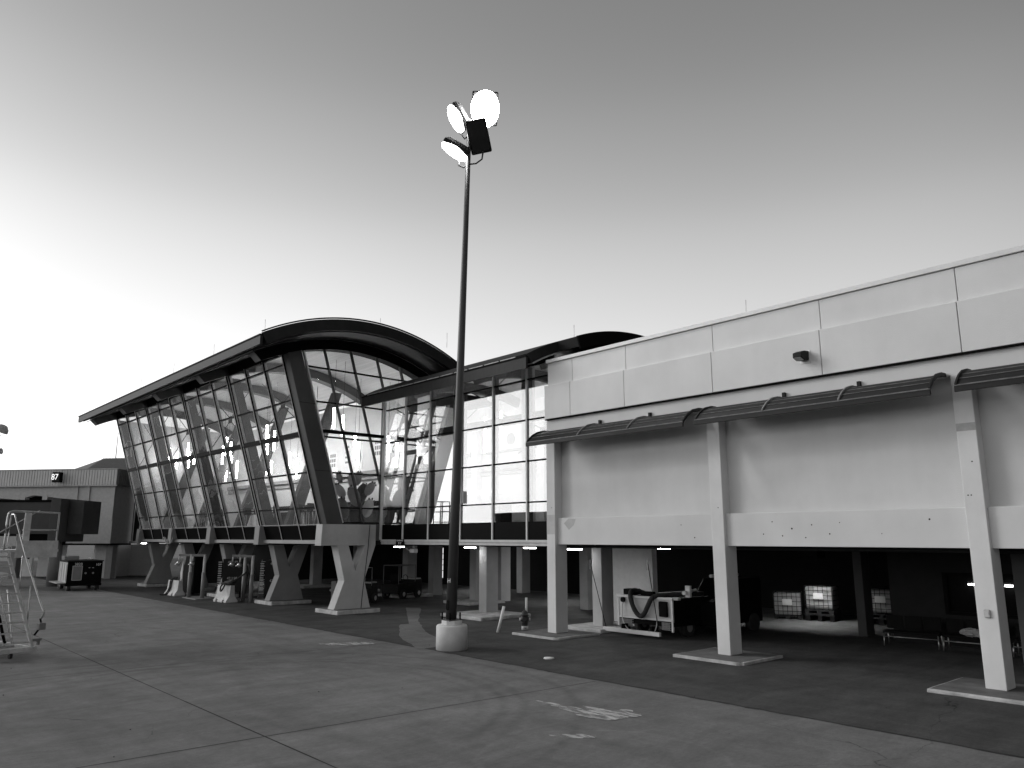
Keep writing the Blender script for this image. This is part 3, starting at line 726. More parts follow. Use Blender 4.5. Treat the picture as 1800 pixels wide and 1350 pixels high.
# cactus display
C = thing('cactus_display', 'big prickly pear cactus cut-out display inside the hall corner', 'sculpture', (-34.1, 19.9, 4.1))
for i, (y, z, a, s_, dk) in enumerate(((20.0, 4.75, 0, .62, 1), (19.2, 4.9, .35, .5, 0), (20.55, 4.95, -.3, .45, 2), (19.65, 5.5, .5, .5, 0), (20.3, 5.65, -.35, .5, 1), (19.0, 5.75, .8, .38, 2), (20.6, 5.9, -.6, .36, 0), (19.5, 6.25, .2, .36, 2), (20.05, 6.4, -.2, .32, 0), (18.95, 6.4, .4, .26, 0))):
    M = Matrix.Rotation(a, 3, 'X')
    pd = build('pad', MB().ell((-34.1 + .13 * (i % 4), y, z), .04, s_ * .68, s_ * 1.1, M), (CACT, CACTD, CACTL)[dk], C)
    for t in (-.5, .1, .6):
        q = M @ Vector((0, s_ * .68 * math.sin(t), s_ * 1.1 * math.cos(t)))
        build('bud', MB().ell((-34.02 + .13 * (i % 4), y + q.y, z + q.z), .03, .045, .06), CACTD, pd)

# ------------------------------------------------------------------ lamp post
LP = thing('lamp_post', 'tall grey floodlight mast on a round white concrete base, some lamps lit', 'lamp post', (-20.5, 15.7, 0))
bs = MB().lathe([(.50, 0), (.50, .72), (.47, .76), (.3, .765)], (-20.5, 15.7, 0), 48)
build('concrete_base', bs, BASEC, LP)
build('grout_collar', MB().prism([(-20.5 + .34 * math.cos(R(22.5 + 45 * k)), 15.7 + .34 * math.sin(R(22.5 + 45 * k))) for k in range(8)], 2, .765, .90), BASEC, LP, .01)
pb = Vector((-20.52, 15.68, .9)); pt = Vector((-20.24, 15.98, 18.5))
build('pole', MB().tube([pb + (pt - pb) * t for t in (0, .25, .5, .75, 1)], .178, 28, .075), STEELP, LP)
build('base_flange', MB().box(-20.78, -20.26, 15.42, 15.94, .9, .93), STEELP, LP)
for k in range(4):
    a = R(45 + 90 * k)
    build('anchor_bolt', MB().tube([(-20.52 + .29 * math.cos(a), 15.68 + .29 * math.sin(a), .88), (-20.52 + .29 * math.cos(a), 15.68 + .29 * math.sin(a), 1.14)], .028, 8), BLACKM, LP)
camdir = Vector((20.5, -15.7, 0)).normalized(); camR = Vector((.665, .747, 0))
hd = (camdir * .75 - camR * .66).normalized()
M = frameM(Vector((-20.515, 15.685, 1.37)) + hd * .17, hd.cross(Vector((0, 0, -1))), (0, 0, 1))
hp = [(.06 * math.cos(t * .524), (.1 if math.sin(t * .524) > 0 else -.1) + .06 * math.sin(t * .524)) for t in range(12)]
build('handhole_cover', MB().prism(hp, 2, 0, .02, M), BLACKM, LP)
text('letter_sticker', 'H', .2, SIGNW, frameM(Vector((-20.5, 15.71, 2.13)) + hd * .177, hd.cross(Vector((0, 0, -1))), (0, 0, 1)), LP)
build('junction_box', MB().box(-20.28, -20.14, 15.82, 15.98, 4.6, 5.0), LIGHTG, LP, .01)
def flood(c, face, rollup, w, h, d, lens, arm, wide=True):
    # head: box tapering to the back, lens on the face side; c = centre of the lens
    z = Vector(face).normalized(); x = z.cross(Vector((0, 0, 1))).normalized(); y = x.cross(z) * -1
    y = z.cross(x) * 1.0
    if rollup: 
        q = Matrix.Rotation(rollup, 3, z); x = q @ x; y = q @ y
    M = Matrix((x, y, z)).transposed().to_4x4(); M.translation = Vector(c)
    m = MB()
    f = [(-w / 2, -h / 2, 0), (w / 2, -h / 2, 0), (w / 2, h / 2, 0), (-w / 2, h / 2, 0)]
    k = .78
    b = [(-w / 2 * k, -h / 2 * k, -d), (w / 2 * k, -h / 2 * k, -d), (w / 2 * k, h / 2 * k, -d), (-w / 2 * k, h / 2 * k, -d)]
    md = [(-w / 2, -h / 2, -d * .45), (w / 2, -h / 2, -d * .45), (w / 2, h / 2, -d * .45), (-w / 2, h / 2, -d * .45)]
    vs = [M @ Vector(p) for p in f + md + b]
    fs = [(8, 9, 10, 11), (0, 1, 2, 3)] + [(i, (i + 1) % 4, 4 + (i + 1) % 4, 4 + i) for i in range(4)] + [(4 + i, 4 + (i + 1) % 4, 8 + (i + 1) % 4, 8 + i) for i in range(4)]
    hdm = build('floodlight', m.add(vs, fs), DARKG, LP, .05)
    build('lens', MB().prism([(w * .43 * a_, h * .44 * b_) for a_, b_ in ((-1, -.8), (-.8, -1), (.8, -1), (1, -.8), (1, .8), (.8, 1), (-.8, 1), (-1, .8))], 2, .004, .016, M) if lens is LENSOFF else MB().ell(Vector(c) + M.to_3x3() @ Vector((0, 0, .01)), w * .55, h * .54, .15, M.to_3x3(), 28, 12), lens, hdm)
    build('yoke', MB().tube(arm, .03, 8), STEELP, hdm)
    return hdm
top = pt
FWD = Vector((-.746, .666, 0))          # away from the photographer
def LR(r, u, f=0): return Vector((-20.24, 15.98, 0)) + camR * r + FWD * f + Vector((0, 0, u))
LENSOFF = mat('flood_lens_unlit', .02, .35, .2, 2, spec=.4)
flood(LR(.56, 18.95, .0), -FWD * .80 + camR * .12 + Vector((0, 0, -.60)), R(2), .95, 1.2, .4, LAMPON, [LR(.02, 18.2), LR(.25, 18.15, .1), LR(.5, 18.4, .1)])
flood(LR(-.50, 18.55, .0), -FWD * .30 - camR * .80 + Vector((0, 0, -.50)), 0, .70, 1.0, .34, LAMPLOW, [LR(0, 17.9), LR(-.18, 17.75), LR(-.3, 17.95), LR(-.3, 18.2)])
flood(LR(.34, 17.75, -.16), -FWD * .80 + camR * .05 + Vector((0, 0, -.58)), R(13), .76, 1.22, .34, LENSOFF, [LR(.02, 16.75), LR(.25, 16.78), LR(.46, 16.95), LR(.5, 17.25)])
flood(LR(-.52, 17.25, .0), -camR * .52 - FWD * .05 + Vector((0, 0, -.85)), 0, .62, 1.05, .32, LAMPLOW, [LR(0, 16.8), LR(-.2, 16.62), LR(-.38, 16.7), LR(-.38, 17.0)])

# ------------------------------------------------------------------ hydrant, bollards, small things on the ground
Hd = thing('fire_hydrant', 'dark fire hydrant at the corner of the first column kerb', 'hydrant', (-22.2, 20.45, 0))
build('barrel', MB().lathe([(.17, 0), (.17, .035), (.12, .04), (.12, .36), (.13, .38)], (-22.2, 20.45, 0), 20), HYD, Hd)
build('shoulder', MB().lathe([(.13, .38), (.17, .44), (.17, .54), (.13, .58), (.12, .62)], (-22.2, 20.45, 0), 20), HYD, Hd)
build('bonnet', MB().lathe([(.165, .62), (.165, .645), (.13, .66), (.115, .73), (.07, .79), (.03, .81), (.03, .88)], (-22.2, 20.45, 0), 20), HYD, Hd)
for s_ in (-1, 1):
    n = Vector((-22.2, 20.45, .49)); build('nozzle_cap', MB().tube([n, n + camR * .21 * s_], .055, 10), LIGHTG, Hd)
build('pumper_cap', MB().tube([(-22.2, 20.45, .49), (-22.05, 20.28, .49)], .075, 12), HYD, Hd)
build('number_plate', MB().tube([(-22.2, 20.45, .10), (-22.2, 20.45, .24)], .124, 20), LIGHTG, Hd)
text('painted_number', '24', .13, HYD, frameM(Vector((-22.2, 20.45, .17)) - FWD * .126, camR, (0, 0, 1)), Hd)
b1 = tag(build('bollard', MB().tube([(-22.87, 19.68, 0), (-22.79, 19.77, .47), (-22.72, 19.86, .95)], .055, 14), WHITEP), 'thin white bollard pipe leaning to the right, beside the hydrant', 'bollard', 'white pipe bollards')
b2 = tag(build('bollard', MB().tube([(-25.35, 23.45, 0), (-25.35, 23.45, .95)], .055, 14), WHITEP), 'thin white bollard pipe standing upright behind the hydrant', 'bollard', 'white pipe bollards')
tag(build('ground_marker', MB().lathe([(.16, .0), (.15, .03), (.04, .035)], (-17.04, 16.66, 0.005), 16), WHITEP), 'flat white ground marker on the dark pavement before the first column', 'marker')
db = MB(); rd = random.Random(21)
for k in range(20):
    x, y = rd.uniform(-26, -6), rd.uniform(3, 19)
    r_ = rd.uniform(.008, .02)
    db.ell((x, y, r_ * .4 + .012), r_, r_ * rd.uniform(.5, 1), r_ * .5, None, 6, 4)
ob_ = build('gravel', db, RUBBER); ob_['kind'] = 'stuff'; tag(ob_, 'loose dark grit and pebbles scattered over the apron', 'gravel')

# ------------------------------------------------------------------ equipment cart with hose under the concourse
T = thing('ground_air_unit', 'ground air cart with white front, thick black hose and looped cable, under the concourse', 'cart', (-18.4, 25, 0))
build('chassis', MB().box(-19.7, -17.15, 22.9, 28, .42, .58), BLACKM, T)
build('body', MB().box(-19.65, -17.2, 22.95, 27.9, .58, 1.36), BLACKM, T, .02)
build('front_panel', MB().box(-19.62, -17.23, 22.88, 22.948, .66, 1.33), LIGHTG, T, .01)
build('top_rail', MB().box(-19.7, -17.15, 22.82, 22.95, 1.33, 1.41), ALU, T, .01)
build('lower_rail', MB().box(-19.66, -17.2, 22.84, 22.93, .6, .66), ALU, T)
gr = MB()
for x0, x1 in ((-19.6, -18.95), (-17.65, -17.25)):
    for k in range(int((x1 - x0) / .06)): gr.box(x0 + k * .06, x0 + k * .06 + .025, 22.86, 22.89, .3, .56)
    for k in range(5): gr.box(x0, x1, 22.865, 22.885, .3 + k * .06, .315 + k * .06)
build('mesh_grille', gr, MIDG, T)
build('side_post', MB().box(-17.23, -17.16, 22.86, 22.93, .25, 1.33).box(-19.7, -19.62, 22.86, 22.93, .3, 1.33), ALU, T)
bp = MB().box(-20.1, -17.5, 22.50, 22.62, .10, .24)
build('bumper_bar', bp, ALU, T, .01)
build('bumper_arm', MB().box(-19.3, -19.2, 22.6, 23, .14, .4).box(-18, -17.9, 22.6, 23, .14, .4), BLACKM, T)
hs = [(-18.9, 23.6, 1.44), (-19.05, 23.1, 1.58), (-18.98, 22.78, 1.46), (-18.85, 22.72, 1.1), (-18.65, 22.70, .82), (-18.45, 22.70, .72), (-18.28, 22.70, .84), (-18.1, 22.72, 1.15), (-17.95, 22.76, 1.38), (-17.72, 23.0, 1.47), (-17.4, 23.8, 1.48), (-17.35, 25, 1.46)]
def smooth(pts, n=5):
    P = [Vector(p) for p in pts]; out = []
    for i in range(len(P) - 1):
        a, b, c, d = P[max(i - 1, 0)], P[i], P[i + 1], P[min(i + 2, len(P) - 1)]
        for k in range(n):
            t = k / n
            out.append(.5 * ((2 * b) + (c - a) * t + (2 * a - 5 * b + 4 * c - d) * t * t + (3 * b - a - 3 * c + d) * t ** 3))
    return out + [P[-1]]
build('air_hose', MB().tube(smooth(hs), .085, 12), RUBBER, T)
build('power_cable', MB().tube(smooth([(-19.35, 22.85, 1.26), (-19.4, 22.8, 1.0), (-19.35, 22.74, .55), (-19.05, 22.7, .22), (-18.5, 22.68, .1), (-18.0, 22.7, .12), (-17.8, 22.74, .4), (-17.78, 22.8, .9), (-17.76, 22.84, 1.25)]), .018, 8), LIGHTG, T)
build('cable_reel', MB().tube([(-19.38, 22.87, 1.24), (-19.38, 22.78, 1.24)], .09, 14), BLACKM, T)
build('control_box', MB().box(-19.55, -19.05, 23.05, 23.5, 1.41, 1.62), BLACKM, T, .03)
build('tool_roll', MB().box(-18.75, -18.2, 23.05, 23.3, 1.41, 1.56), BLACKM, T, .04)
build('valve_cluster', MB().box(-17.7, -17.35, 22.76, 22.87, .75, 1.28), BLACKM, T, .03)
build('marker_pole', MB().tube([(-20.0, 22.56, .2), (-20.75, 22.56, 2.55)], .014, 6), BLACKM, T)
build('marker_pole', MB().tube([(-17.55, 22.56, .2), (-17.95, 22.56, 2.62)], .014, 6), BLACKM, T)
build('pole_flag', MB().box(-20.8, -20.7, 22.55, 22.57, 2.3, 2.65), MIDG, T); build('pole_flag', MB().box(-18.02, -17.93, 22.55, 22.57, 2.35, 2.75), LIGHTG, T)
build('lamp_housing', MB().box(-17.25, -16.95, 22.9, 23.1, 1.33, 1.42), LIGHTG, T, .03)
for (x, y) in ((-19.45, 24), (-17.4, 24), (-19.45, 27), (-17.4, 27)):
    w_ = build('wheel', MB().tube([(x - .12, y, .33), (x + .12, y, .33)], .33, 20), RUBBER, T)
    build('rim', MB().tube([(x - .125, y, .33), (x + .125, y, .33)], .17, 14), MIDG, w_)
V = thing('service_van', 'dark service van with a pale roof bar, behind the ground air cart', 'van', (-17.3, 26.2, 0))
build('body', MB().prism([(24.6, .35), (27.9, .35), (27.9, 1.98), (25.9, 1.98), (25.3, 1.3), (24.6, 1.2)], 0, -17.95, -16.65), BLACKM, V, .05)
build('pipe_rack', MB().tube([(-17.05, 23.4, 1.56), (-17.6, 24.9, 1.56)], .07, 10).tube([(-17.6, 25.9, 2.05), (-17.6, 27.8, 2.05)], .06, 8), WHITEP, V)
build('rack_strap', MB().box(-17.2, -17.0, 23.7, 23.8, 1.4, 1.8), WHITEP, V)
for y in (25.3, 27.2):
    build('wheel', MB().tube([(-18.0, y, .34), (-17.75, y, .34)], .34, 18), RUBBER, V); build('wheel', MB().tube([(-16.8, y, .34), (-16.58, y, .34)], .34, 18), RUBBER, V)
build('windscreen', MB().prism([(25.32, 1.34), (25.9, 1.94), (25.88, 1.96), (25.3, 1.36)], 0, -17.8, -16.8), SPAN, V)

# IBC totes
def tote(loc, rz, label):
    t = thing('liquid_tote', label, 'tank', loc, rz, 'caged liquid totes in the undercroft')
    build('tank', MB().box(-.55, .55, -.48, .48, .18, 1.1), PLAST, t, .06, local=True)
    c = MB()
    for k in range(7):
        x = -.58 + k * .193
        for y in (-.52, .52): c.tube([(x, y, .14), (x, y, 1.14)], .012, 5)
    for k in range(1, 6):
        y = -.52 + k * .173
        for x in (-.58, .58): c.tube([(x, y, .14), (x, y, 1.14)], .012, 5)
    for z in (.14, .34, .55, .75, .95, 1.14):
        c.tube([(-.58, -.52, z), (.58, -.52, z), (.58, .52, z), (-.58, .52, z), (-.58, -.52, z)], .013, 5)
    build('cage', c, DARKG, t, local=True)
    p_ = MB().box(-.6, .6, -.54, .54, .1, .14)
    for x in (-.5, 0, .5): p_.box(x - .08, x + .08, -.54, .54, 0, .1)
    build('pallet', p_, DARKG, t, local=True)
    build('label_plate', MB().box(-.2, .2, -.545, -.535, .6, .85), LIGHTG, t, local=True)
    build('screw_cap', MB().lathe([(.12, 1.1), (.12, 1.15)], (0, 0, 0), 16), DARKG, t, local=True)
    return t
t1 = tote((-18.3, 32.8, 0), R(25), 'white caged liquid tote nearest the service van, seen at an angle')
copy_thing(t1, (-16.8, 33.0, .32), R(10), 'white caged liquid tote raised on a grey crate, seen face on')
copy_thing(t1, (-14.4, 33.4, .30), R(14), 'white caged liquid tote half hidden behind the dark inner column')
for (x, y, lb) in ((-16.8, 33.0, 'grey crate under the face-on liquid tote'), (-14.4, 33.4, 'grey crate under the half hidden liquid tote')):
    cr = thing('crate', lb, 'crate', (x, y, 0), R(10), 'crates under the totes')
    build('deck', MB().box(-.62, .62, -.56, .56, .24, .315), DARKG, cr, local=True)
    for k in (-.5, 0, .5): build('foot', MB().box(k - .09, k + .09, -.5, .5, 0, .24), DARKG, cr, local=True)
# bench seats
def bench(loc, rz, label):
    t = thing('waiting_bench', label, 'bench', loc, rz, 'dark waiting benches along the room wall')
    build('seat', MB().box(-.85, .85, -.25, .25, .42, .48), DKFAB, t, .02, local=True)
    bk = MB()
    for x in (-.83, -.26, .31): bk.box(x, x + .52, .24, .29, .52, .95)
    build('backrest', bk, DKFAB, t, .02, local=True)
    for x in (-.8, .8): build('leg', MB().tube([(x, -.22, .42), (x * 1.02, -.3, 0)], .02, 8), STEEL, t, local=True); build('leg', MB().tube([(x, .22, .42), (x * 1.02, .3, 0)], .02, 8), STEEL, t, local=True)
    build('crossbar', MB().tube([(-.8, -.24, .3), (.8, -.24, .3)], .015, 6), STEEL, t, local=True)
    return t
b0 = bench((-10.9, 27.3, 0), R(8), 'dark waiting bench farthest left along the undercroft room wall')
copy_thing(b0, (-9.1, 27.4, 0), R(4), 'dark waiting bench carrying a crumpled pale bag')
copy_thing(b0, (-7.2, 27.5, 0), R(2), 'dark waiting bench behind the rightmost front column')
copy_thing(b0, (-5.3, 27.6, 0), R(0), 'dark waiting bench at the right edge of the photo')
cb = MB(); rnd = random.Random(5)
n, m_ = 14, 8; vs = []
for i in range(m_ + 1):
    for k in range(n):
        th = math.pi * i / m_; ph = 2 * math.pi * k / n; q = rnd.uniform(.75, 1.2)
        vs.append((-9.1 + .33 * q * math.sin(th) * math.cos(ph), 27.25 + .2 * q * math.sin(th) * math.sin(ph), .60 + .13 * q * math.cos(th)))
cb.add(vs, [(i * n + k, (i + 1) * n + k, (i + 1) * n + (k + 1) % n, i * n + (k + 1) % n) for i in range(m_) for k in range(n)])
tag(build('bag', cb, CLOTH), 'crumpled pale plastic bag lying on a dark bench', 'bag')
sw = thing('wall_switch_box', 'small steel box fixed to the rightmost front column', 'box', (-6.5, 20.6, 1.75))
build('box_body', MB().box(-6.56, -6.44, 20.55, 20.598, 1.68, 1.86), STEEL, sw, .01)
build('cover', MB().box(-6.54, -6.46, 20.54, 20.549, 1.71, 1.83), LIGHTG, sw)

# undercroft lamps
def clamp(loc, label):
    t = thing('ceiling_lamp', label, 'lamp', loc, 0, 'lit lamps under the floor slab')
    build('housing', MB().box(-.32, .32, -.14, .14, 0, .06), LIGHTG, t, local=True)
    build('diffuser', MB().box(-.30, .30, -.12, .12, -.05, -.002), CEILAMP, t, .015, local=True)
    return t
cl = clamp((-33.0, 21.9, 3.07), 'lit ceiling lamp under the slab beside the first Y pier')
for (x, y), lb in (((-28.6, 22.9), 'lit ceiling lamp just right of the lamp post'), ((-25.7, 24.0), 'lit ceiling lamp between the lamp post and the pale building'), ((-21.6, 22.6), 'lit ceiling lamp right behind the first front column'), ((-67.0, 20.0), 'lit ceiling lamp under the gate building soffit'), ((-60.0, 27.0), 'lit ceiling lamp seen through the farthest Y pier'), ((-20.7, 27.2), 'lit lamp above the white wall behind the hose cart'), ((-16.2, 31.3), 'hooded lit lamp above the liquid totes'), ((-30.5, 31.5), 'lit lamp deep in the undercroft behind the columns'), ((-41.0, 33.0), 'lit lamp deep behind the second Y pier')):
    c = copy_thing(cl, (x, y, 3.07), 0, lb)
    if 'totes' in lb or 'seen through' in lb or 'hose cart' in lb or 'deep' in lb:
        for ch in c.children:
            if ch.name.startswith('diffuser'):
                ch.data = ch.data.copy(); ch.data.materials[0] = CEILTOTES if 'totes' in lb else CEILBRIGHT
        if 'totes' in lb:
            build('hood', MB().box(-.36, -.33, -.36, .36, -.42, .06).box(.33, .36, -.36, .36, -.42, .06).box(-.33, .33, -.36, -.33, -.42, .06).box(-.33, .33, .33, .36, -.42, .06), BLACKM, c, local=True)  # hood added to narrow the pool of light on the floor
for x, lb in ((-9.3, 'glowing spot for a lamp reflected in the dark window, left of the rightmost front column'), (-8.25, 'glowing spot for a lamp reflected in the dark window, right of the rightmost front column')):
    c = copy_thing(cl, (x, 28.36, 2.03), 0, lb); c.scale = (.35, .35, 1)  # lamp copies added as glowing spots for lamp reflections in the pane
cs = thing('clearance_sign', 'small black clearance sign on the edge beam of the link building', 'sign', (-31.2, 20.85, 3.29))
build('plate', MB().box(-31.68, -31.02, 20.83, 20.858, 3.13, 3.43), BLACKM, cs)
text('wording', 'CLEARANCE', .10, SIGNW, frameM((-31.35, 20.828, 3.36), (1, 0, 0), (0, 0, 1)), cs)
text('wording', "9' 9\"", .14, SIGNW, frameM((-31.35, 20.828, 3.22), (1, 0, 0), (0, 0, 1)), cs)
sc = thing('security_camera', 'white camera hanging below the link building edge beside the clearance sign', 'camera', (-31.2, 21.6, 3.1))
build('arm', MB().tube(smooth([(-32.0, 21.6, 3.02), (-31.7, 21.6, 2.9), (-31.45, 21.6, 2.88)]), .03, 8).tube([(-31.3, 21.6, 3.13), (-31.3, 21.6, 3.0)], .05, 8), WHITEP, sc)
build('body', MB().box(-31.5, -31.15, 21.5, 21.75, 2.78, 2.98), WHITEP, sc, .03)

# ------------------------------------------------------------------ things under and before the hall
def jersey(loc, rz, label):
    t = thing('jersey_barrier', label, 'barrier', loc, rz, 'concrete barriers before the hall piers')
    pr = [(-.34, 0), (.34, 0), (.34, .08), (.16, .34), (.11, .9), (-.11, .9), (-.16, .34), (-.34, .08)]
    m = MB()
    segs = [(-.75, -.48, 0), (-.48, -.28, 1), (-.28, .28, 0), (.28, .48, 1), (.48, .75, 0)]
    for a, b, cut in segs:
        pp = pr if not cut else [(-.28, .14), (.28, .14), (.16, .34), (.11, .9), (-.11, .9), (-.16, .34)]
        m.prism(pp, 0, a, b)
    build('body', m, BARR, t, local=True)
    build('lifting_eye', MB().tube([(-.1, 0, .9), (-.1, 0, .96), (.1, 0, .96), (.1, 0, .9)], .012, 6), BLACKM, t, local=True)
    return t
j0 = jersey((-43.7, 17.6, 0), R(5), 'white concrete barrier with a hose coil draped over it')
copy_thing(j0, (-50.7, 17.2, 0), R(5), 'white concrete barrier striped by dark hoses, in front of the covered unit')
hc = [(-43.9, 17.45, .98), (-43.6, 17.3, 1.02), (-43.3, 17.35, 1.0), (-43.2, 17.25, .8), (-43.35, 17.2, .62), (-43.55, 17.22, .66), (-43.6, 17.3, .9), (-43.4, 17.5, 1.08), (-43.0, 17.8, 1.2), (-42.6, 18.2, 1.6), (-42.4, 18.2, 2.0), (-42.15, 18.2, 1.95), (-42.05, 18.2, 1.5), (-42.2, 18.2, .9)]
tag(build('hose', MB().tube(smooth(hc), .045, 8), RUBBER), 'black hose draped over the barrier and rising to the valve posts', 'hose')
tag(build('hose_pile', MB().ell((-43.45, 17.65, 1.02), .5, .24, .14).ell((-43.2, 17.75, 1.12), .28, .2, .12), RUBBER), 'heap of black hose lying on top of the barrier', 'hose')
for k, dx in enumerate((-.35, -.1)):
    tag(build('hose', MB().tube(smooth([(-50.7 + dx, 17.35, 1.05), (-50.72 + dx, 17.05, .9), (-50.75 + dx, 16.98, .4), (-50.8 + dx, 16.8, .06), (-50.9 + dx, 16.5, .05)]), .04, 8), RUBBER), ['left dark hose hanging down the striped barrier', 'right dark hose hanging down the striped barrier'][k], 'hose')
cv = MB().prism([(-51.5, .1), (-49.7, .1), (-49.65, 2.2), (-49.9, 2.35), (-51.2, 2.35), (-51.55, 1.4)], 1, 17.9, 18.5)
U = thing('covered_unit', 'tall unit under a black cover behind the striped barrier', 'machine', (-50.6, 18.2, 0))
build('cover', cv, BLACKM, U, .06); build('side_flap', MB().prism([(-51.5, 2.1), (-51.9, 1.3), (-51.75, .8), (-51.5, .9)], 1, 17.86, 17.92), LIGHTG, U)
def gate_post(loc, rz, label):
    t = thing('valve_post', label, 'post', loc, rz, 'grey valve posts with hooked arms')
    build('post', MB().tube([(0, 0, 0), (0, 0, 2.5)], .085, 12), LIGHTG, t, local=True)
    build('sleeve', MB().tube([(0, 0, 0), (0, 0, 1.5)], .115, 12), MIDG, t, local=True)
    build('arm', MB().box(-.75, .09, -.06, .06, 2.42, 2.54), MIDG, t, local=True)
    build('drop', MB().tube([(-.7, 0, 2.45), (-.72, 0, 2.15)], .045, 8), LIGHTG, t, local=True)
    v_ = build('valve', MB().ell((-.74, 0, 2.0), .13, .13, .13), STEEL, t, local=True)
    build('handle', MB().tube([(-.74, -.15, 2.02), (-.9, -.15, 1.95)], .02, 6), STEEL, v_, local=True)
    return t
g0 = gate_post((-42.3, 18.45, 0), R(48), 'valve post with hooked arm nearest the second Y pier')
copy_thing(g0, (-43.7, 18.6, 0), R(48), 'valve post with hooked arm behind the hose barrier')
copy_thing(g0, (-46.5, 17.35, 0), R(48), 'valve post with hooked arm on the steel plate, right one of the far pair')
copy_thing(g0, (-47.7, 17.0, 0), R(48), 'valve post with hooked arm on the steel plate, left one of the far pair')
tag(build('base_plate', MB().box(-48.2, -46.0, 16.8, 17.9, .006, .05), MIDG), 'flat steel plate under the far pair of valve posts', 'plate')
def locker(loc, n1, n2, label):
    t = thing('equipment_cabinet', label, 'cabinet', loc, R(48), 'numbered dark cabinets under the hall')
    build('body', MB().box(-.6, .6, -.3, .3, .35, 2.25), DARKG, t, .01, local=True)
    build('door', MB().box(-.56, .56, -.325, -.302, 1.33, 2.2), DARKG, t, local=True); build('door', MB().box(-.56, .56, -.325, -.302, .4, 1.27), DARKG, t, local=True)
    for z, s_ in ((2.05, n1), (1.12, n2)):
        text('stencil', s_, .2, LIGHTG, frameM((0, -.328, z), (1, 0, 0), (0, 0, 1)), t, local=True)
    m = MB()
    for k in range(12): m.box(-.86, -.66, -.32, -.28, .6 + k * .13, .66 + k * .13)
    build('louvre_panel', m, LIGHTG, t, local=True)
    for x in (-.5, .5): build('foot', MB().box(x - .05, x + .05, -.25, .25, 0, .35), BLACKM, t, local=True)
    return t
locker((-46.6, 19.2, 0), '421172', '421158', 'dark numbered cabinet behind the far pair of valve posts')
locker((-42.3, 19.9, 0), '421171', '421153', 'dark numbered cabinet behind the near pair of valve posts')
def ladder(loc, label):
    t = thing('rolling_ladder', label, 'ladder', loc, R(48), 'rolling ladders under the hall')
    for s_ in (-.28, .28): build('rail', MB().tube([(s_, 0, 0), (s_ * .85, .3, 2.2)], .025, 6), MIDG, t, local=True)
    for k in range(8): build('step', MB().box(-.27, .27, .0 + k * .035, .1 + k * .035, .25 + k * .26, .285 + k * .26), LIGHTG, t, local=True)
    return t
ladder((-44.9, 20.3, 0), 'grey rolling ladder behind the hose barrier'); ladder((-41.0, 19.9, 0), 'grey rolling ladder beside the second Y pier')
def tug(loc, rz, label, pale):
    t = thing('tow_tractor', label, 'tractor', loc, rz, 'tow tractors under the hall')
    build('body', MB().prism([(-1.2, .3), (1.2, .3), (1.2, .85), (.3, .9), (.25, .75), (-.5, .75), (-.55, 1.05), (-1.2, 1.05)], 1, -.6, .6), DARKG, t, .03, local=True)
    build('cowl', MB().box(-1.22, -.6, -.5, .5, 1.05, 1.12), pale, t, .02, local=True)
    build('front_plate', MB().box(-1.26, -1.2, -.45, .45, .45, .85), pale, t, local=True)
    build('seat', MB().box(.3, .75, -.3, .3, .9, 1.0).box(.7, .8, -.3, .3, 1.0, 1.4), DKFAB, t, .02, local=True)
    build('steering_wheel', MB().tube([(-.3 + .0, .17 * math.cos(a * .524), 1.15 + .17 * math.sin(a * .524)) for a in range(13)], .02, 6), BLACKM, t, local=True)
    fr_ = MB()
    for x in (-.55, 1.1):
        for y in (-.55, .55): fr_.tube([(x, y, .8), (x, y, 1.9)], .025, 6)
    fr_.tube([(-.55, -.55, 1.9), (1.1, -.55, 1.9), (1.1, .55, 1.9), (-.55, .55, 1.9), (-.55, -.55, 1.9)], .025, 6)
    build('cab_frame', fr_, MIDG, t, local=True)
    for x in (-.75, .75):
        for y in (-.6, .6):
            w_ = build('wheel', MB().tube([(x, y - .1, .28), (x, y + .1, .28)], .28, 16), RUBBER, t, local=True)
            build('rim', MB().tube([(x, y - .105, .28), (x, y + .105, .28)], .13, 12), LIGHTG, w_, local=True)
    return t
tug((-37.5, 22.3, 0), R(-60), 'dark tow tractor between the first and second Y piers', LIGHTG)
tug((-39.5, 26.5, 0), R(-70), 'dark tow tractor with pale front behind the first Y pier, right of it', WHITEP)
bx = thing('stacked_box', 'grey box pair on the ground left of the near tow tractor', 'box', (-39.0, 22.0, 0))
build('lower_box', MB().box(-39.3, -38.8, 21.7, 22.2, .1, .62), MIDG, bx, .02); build('upper_box', MB().box(-39.3, -38.8, 21.7, 22.2, .64, 1.15), MIDG, bx, .02)
fb = MB()
for x, w_ in ((-56.2, .5), (-55.4, .7)): fb.box(x, x + w_, 40.0, 40.05, 1.2, 2.6)
fw = thing('lit_far_window', 'bright barred window seen deep under the hall behind the second pier', 'window', (-47.5, 35, 0))
build('pane', MB().box(-47.9, -47.5, 35, 35.03, 1.1, 2.7).box(-47.35, -46.9, 35, 35.03, .6, 2.75), emis('dusk_pane', 1.0), fw)
m = MB()
for z in (1.1, 1.5, 1.9, 2.3): m.box(-47.95, -46.3, 34.95, 34.99, z, z + .05)
build('frame', m, BLACKM, fw)
# lever fitting on the fourth pier head
tag(build('hose_fitting', MB().tube(smooth([(-54.6, 17.62, 3.45), (-54.2, 17.55, 3.25), (-53.9, 17.6, 3.1), (-53.65, 17.75, 3.2), (-53.6, 17.8, 3.5)]), .06, 8).ell((-54.7, 17.6, 3.45), .16, .12, .1), MIDG), 'grey hose fitting hooked on the fourth pier head', 'fitting')

# ------------------------------------------------------------------ ground power unit
G = thing('ground_power_unit', 'dark wheeled ground power unit with bright louvred end, before the boarding bridge', 'cart', (-60.8, 14.15, 0), R(86))
G.scale = (1, 1.3, 1)
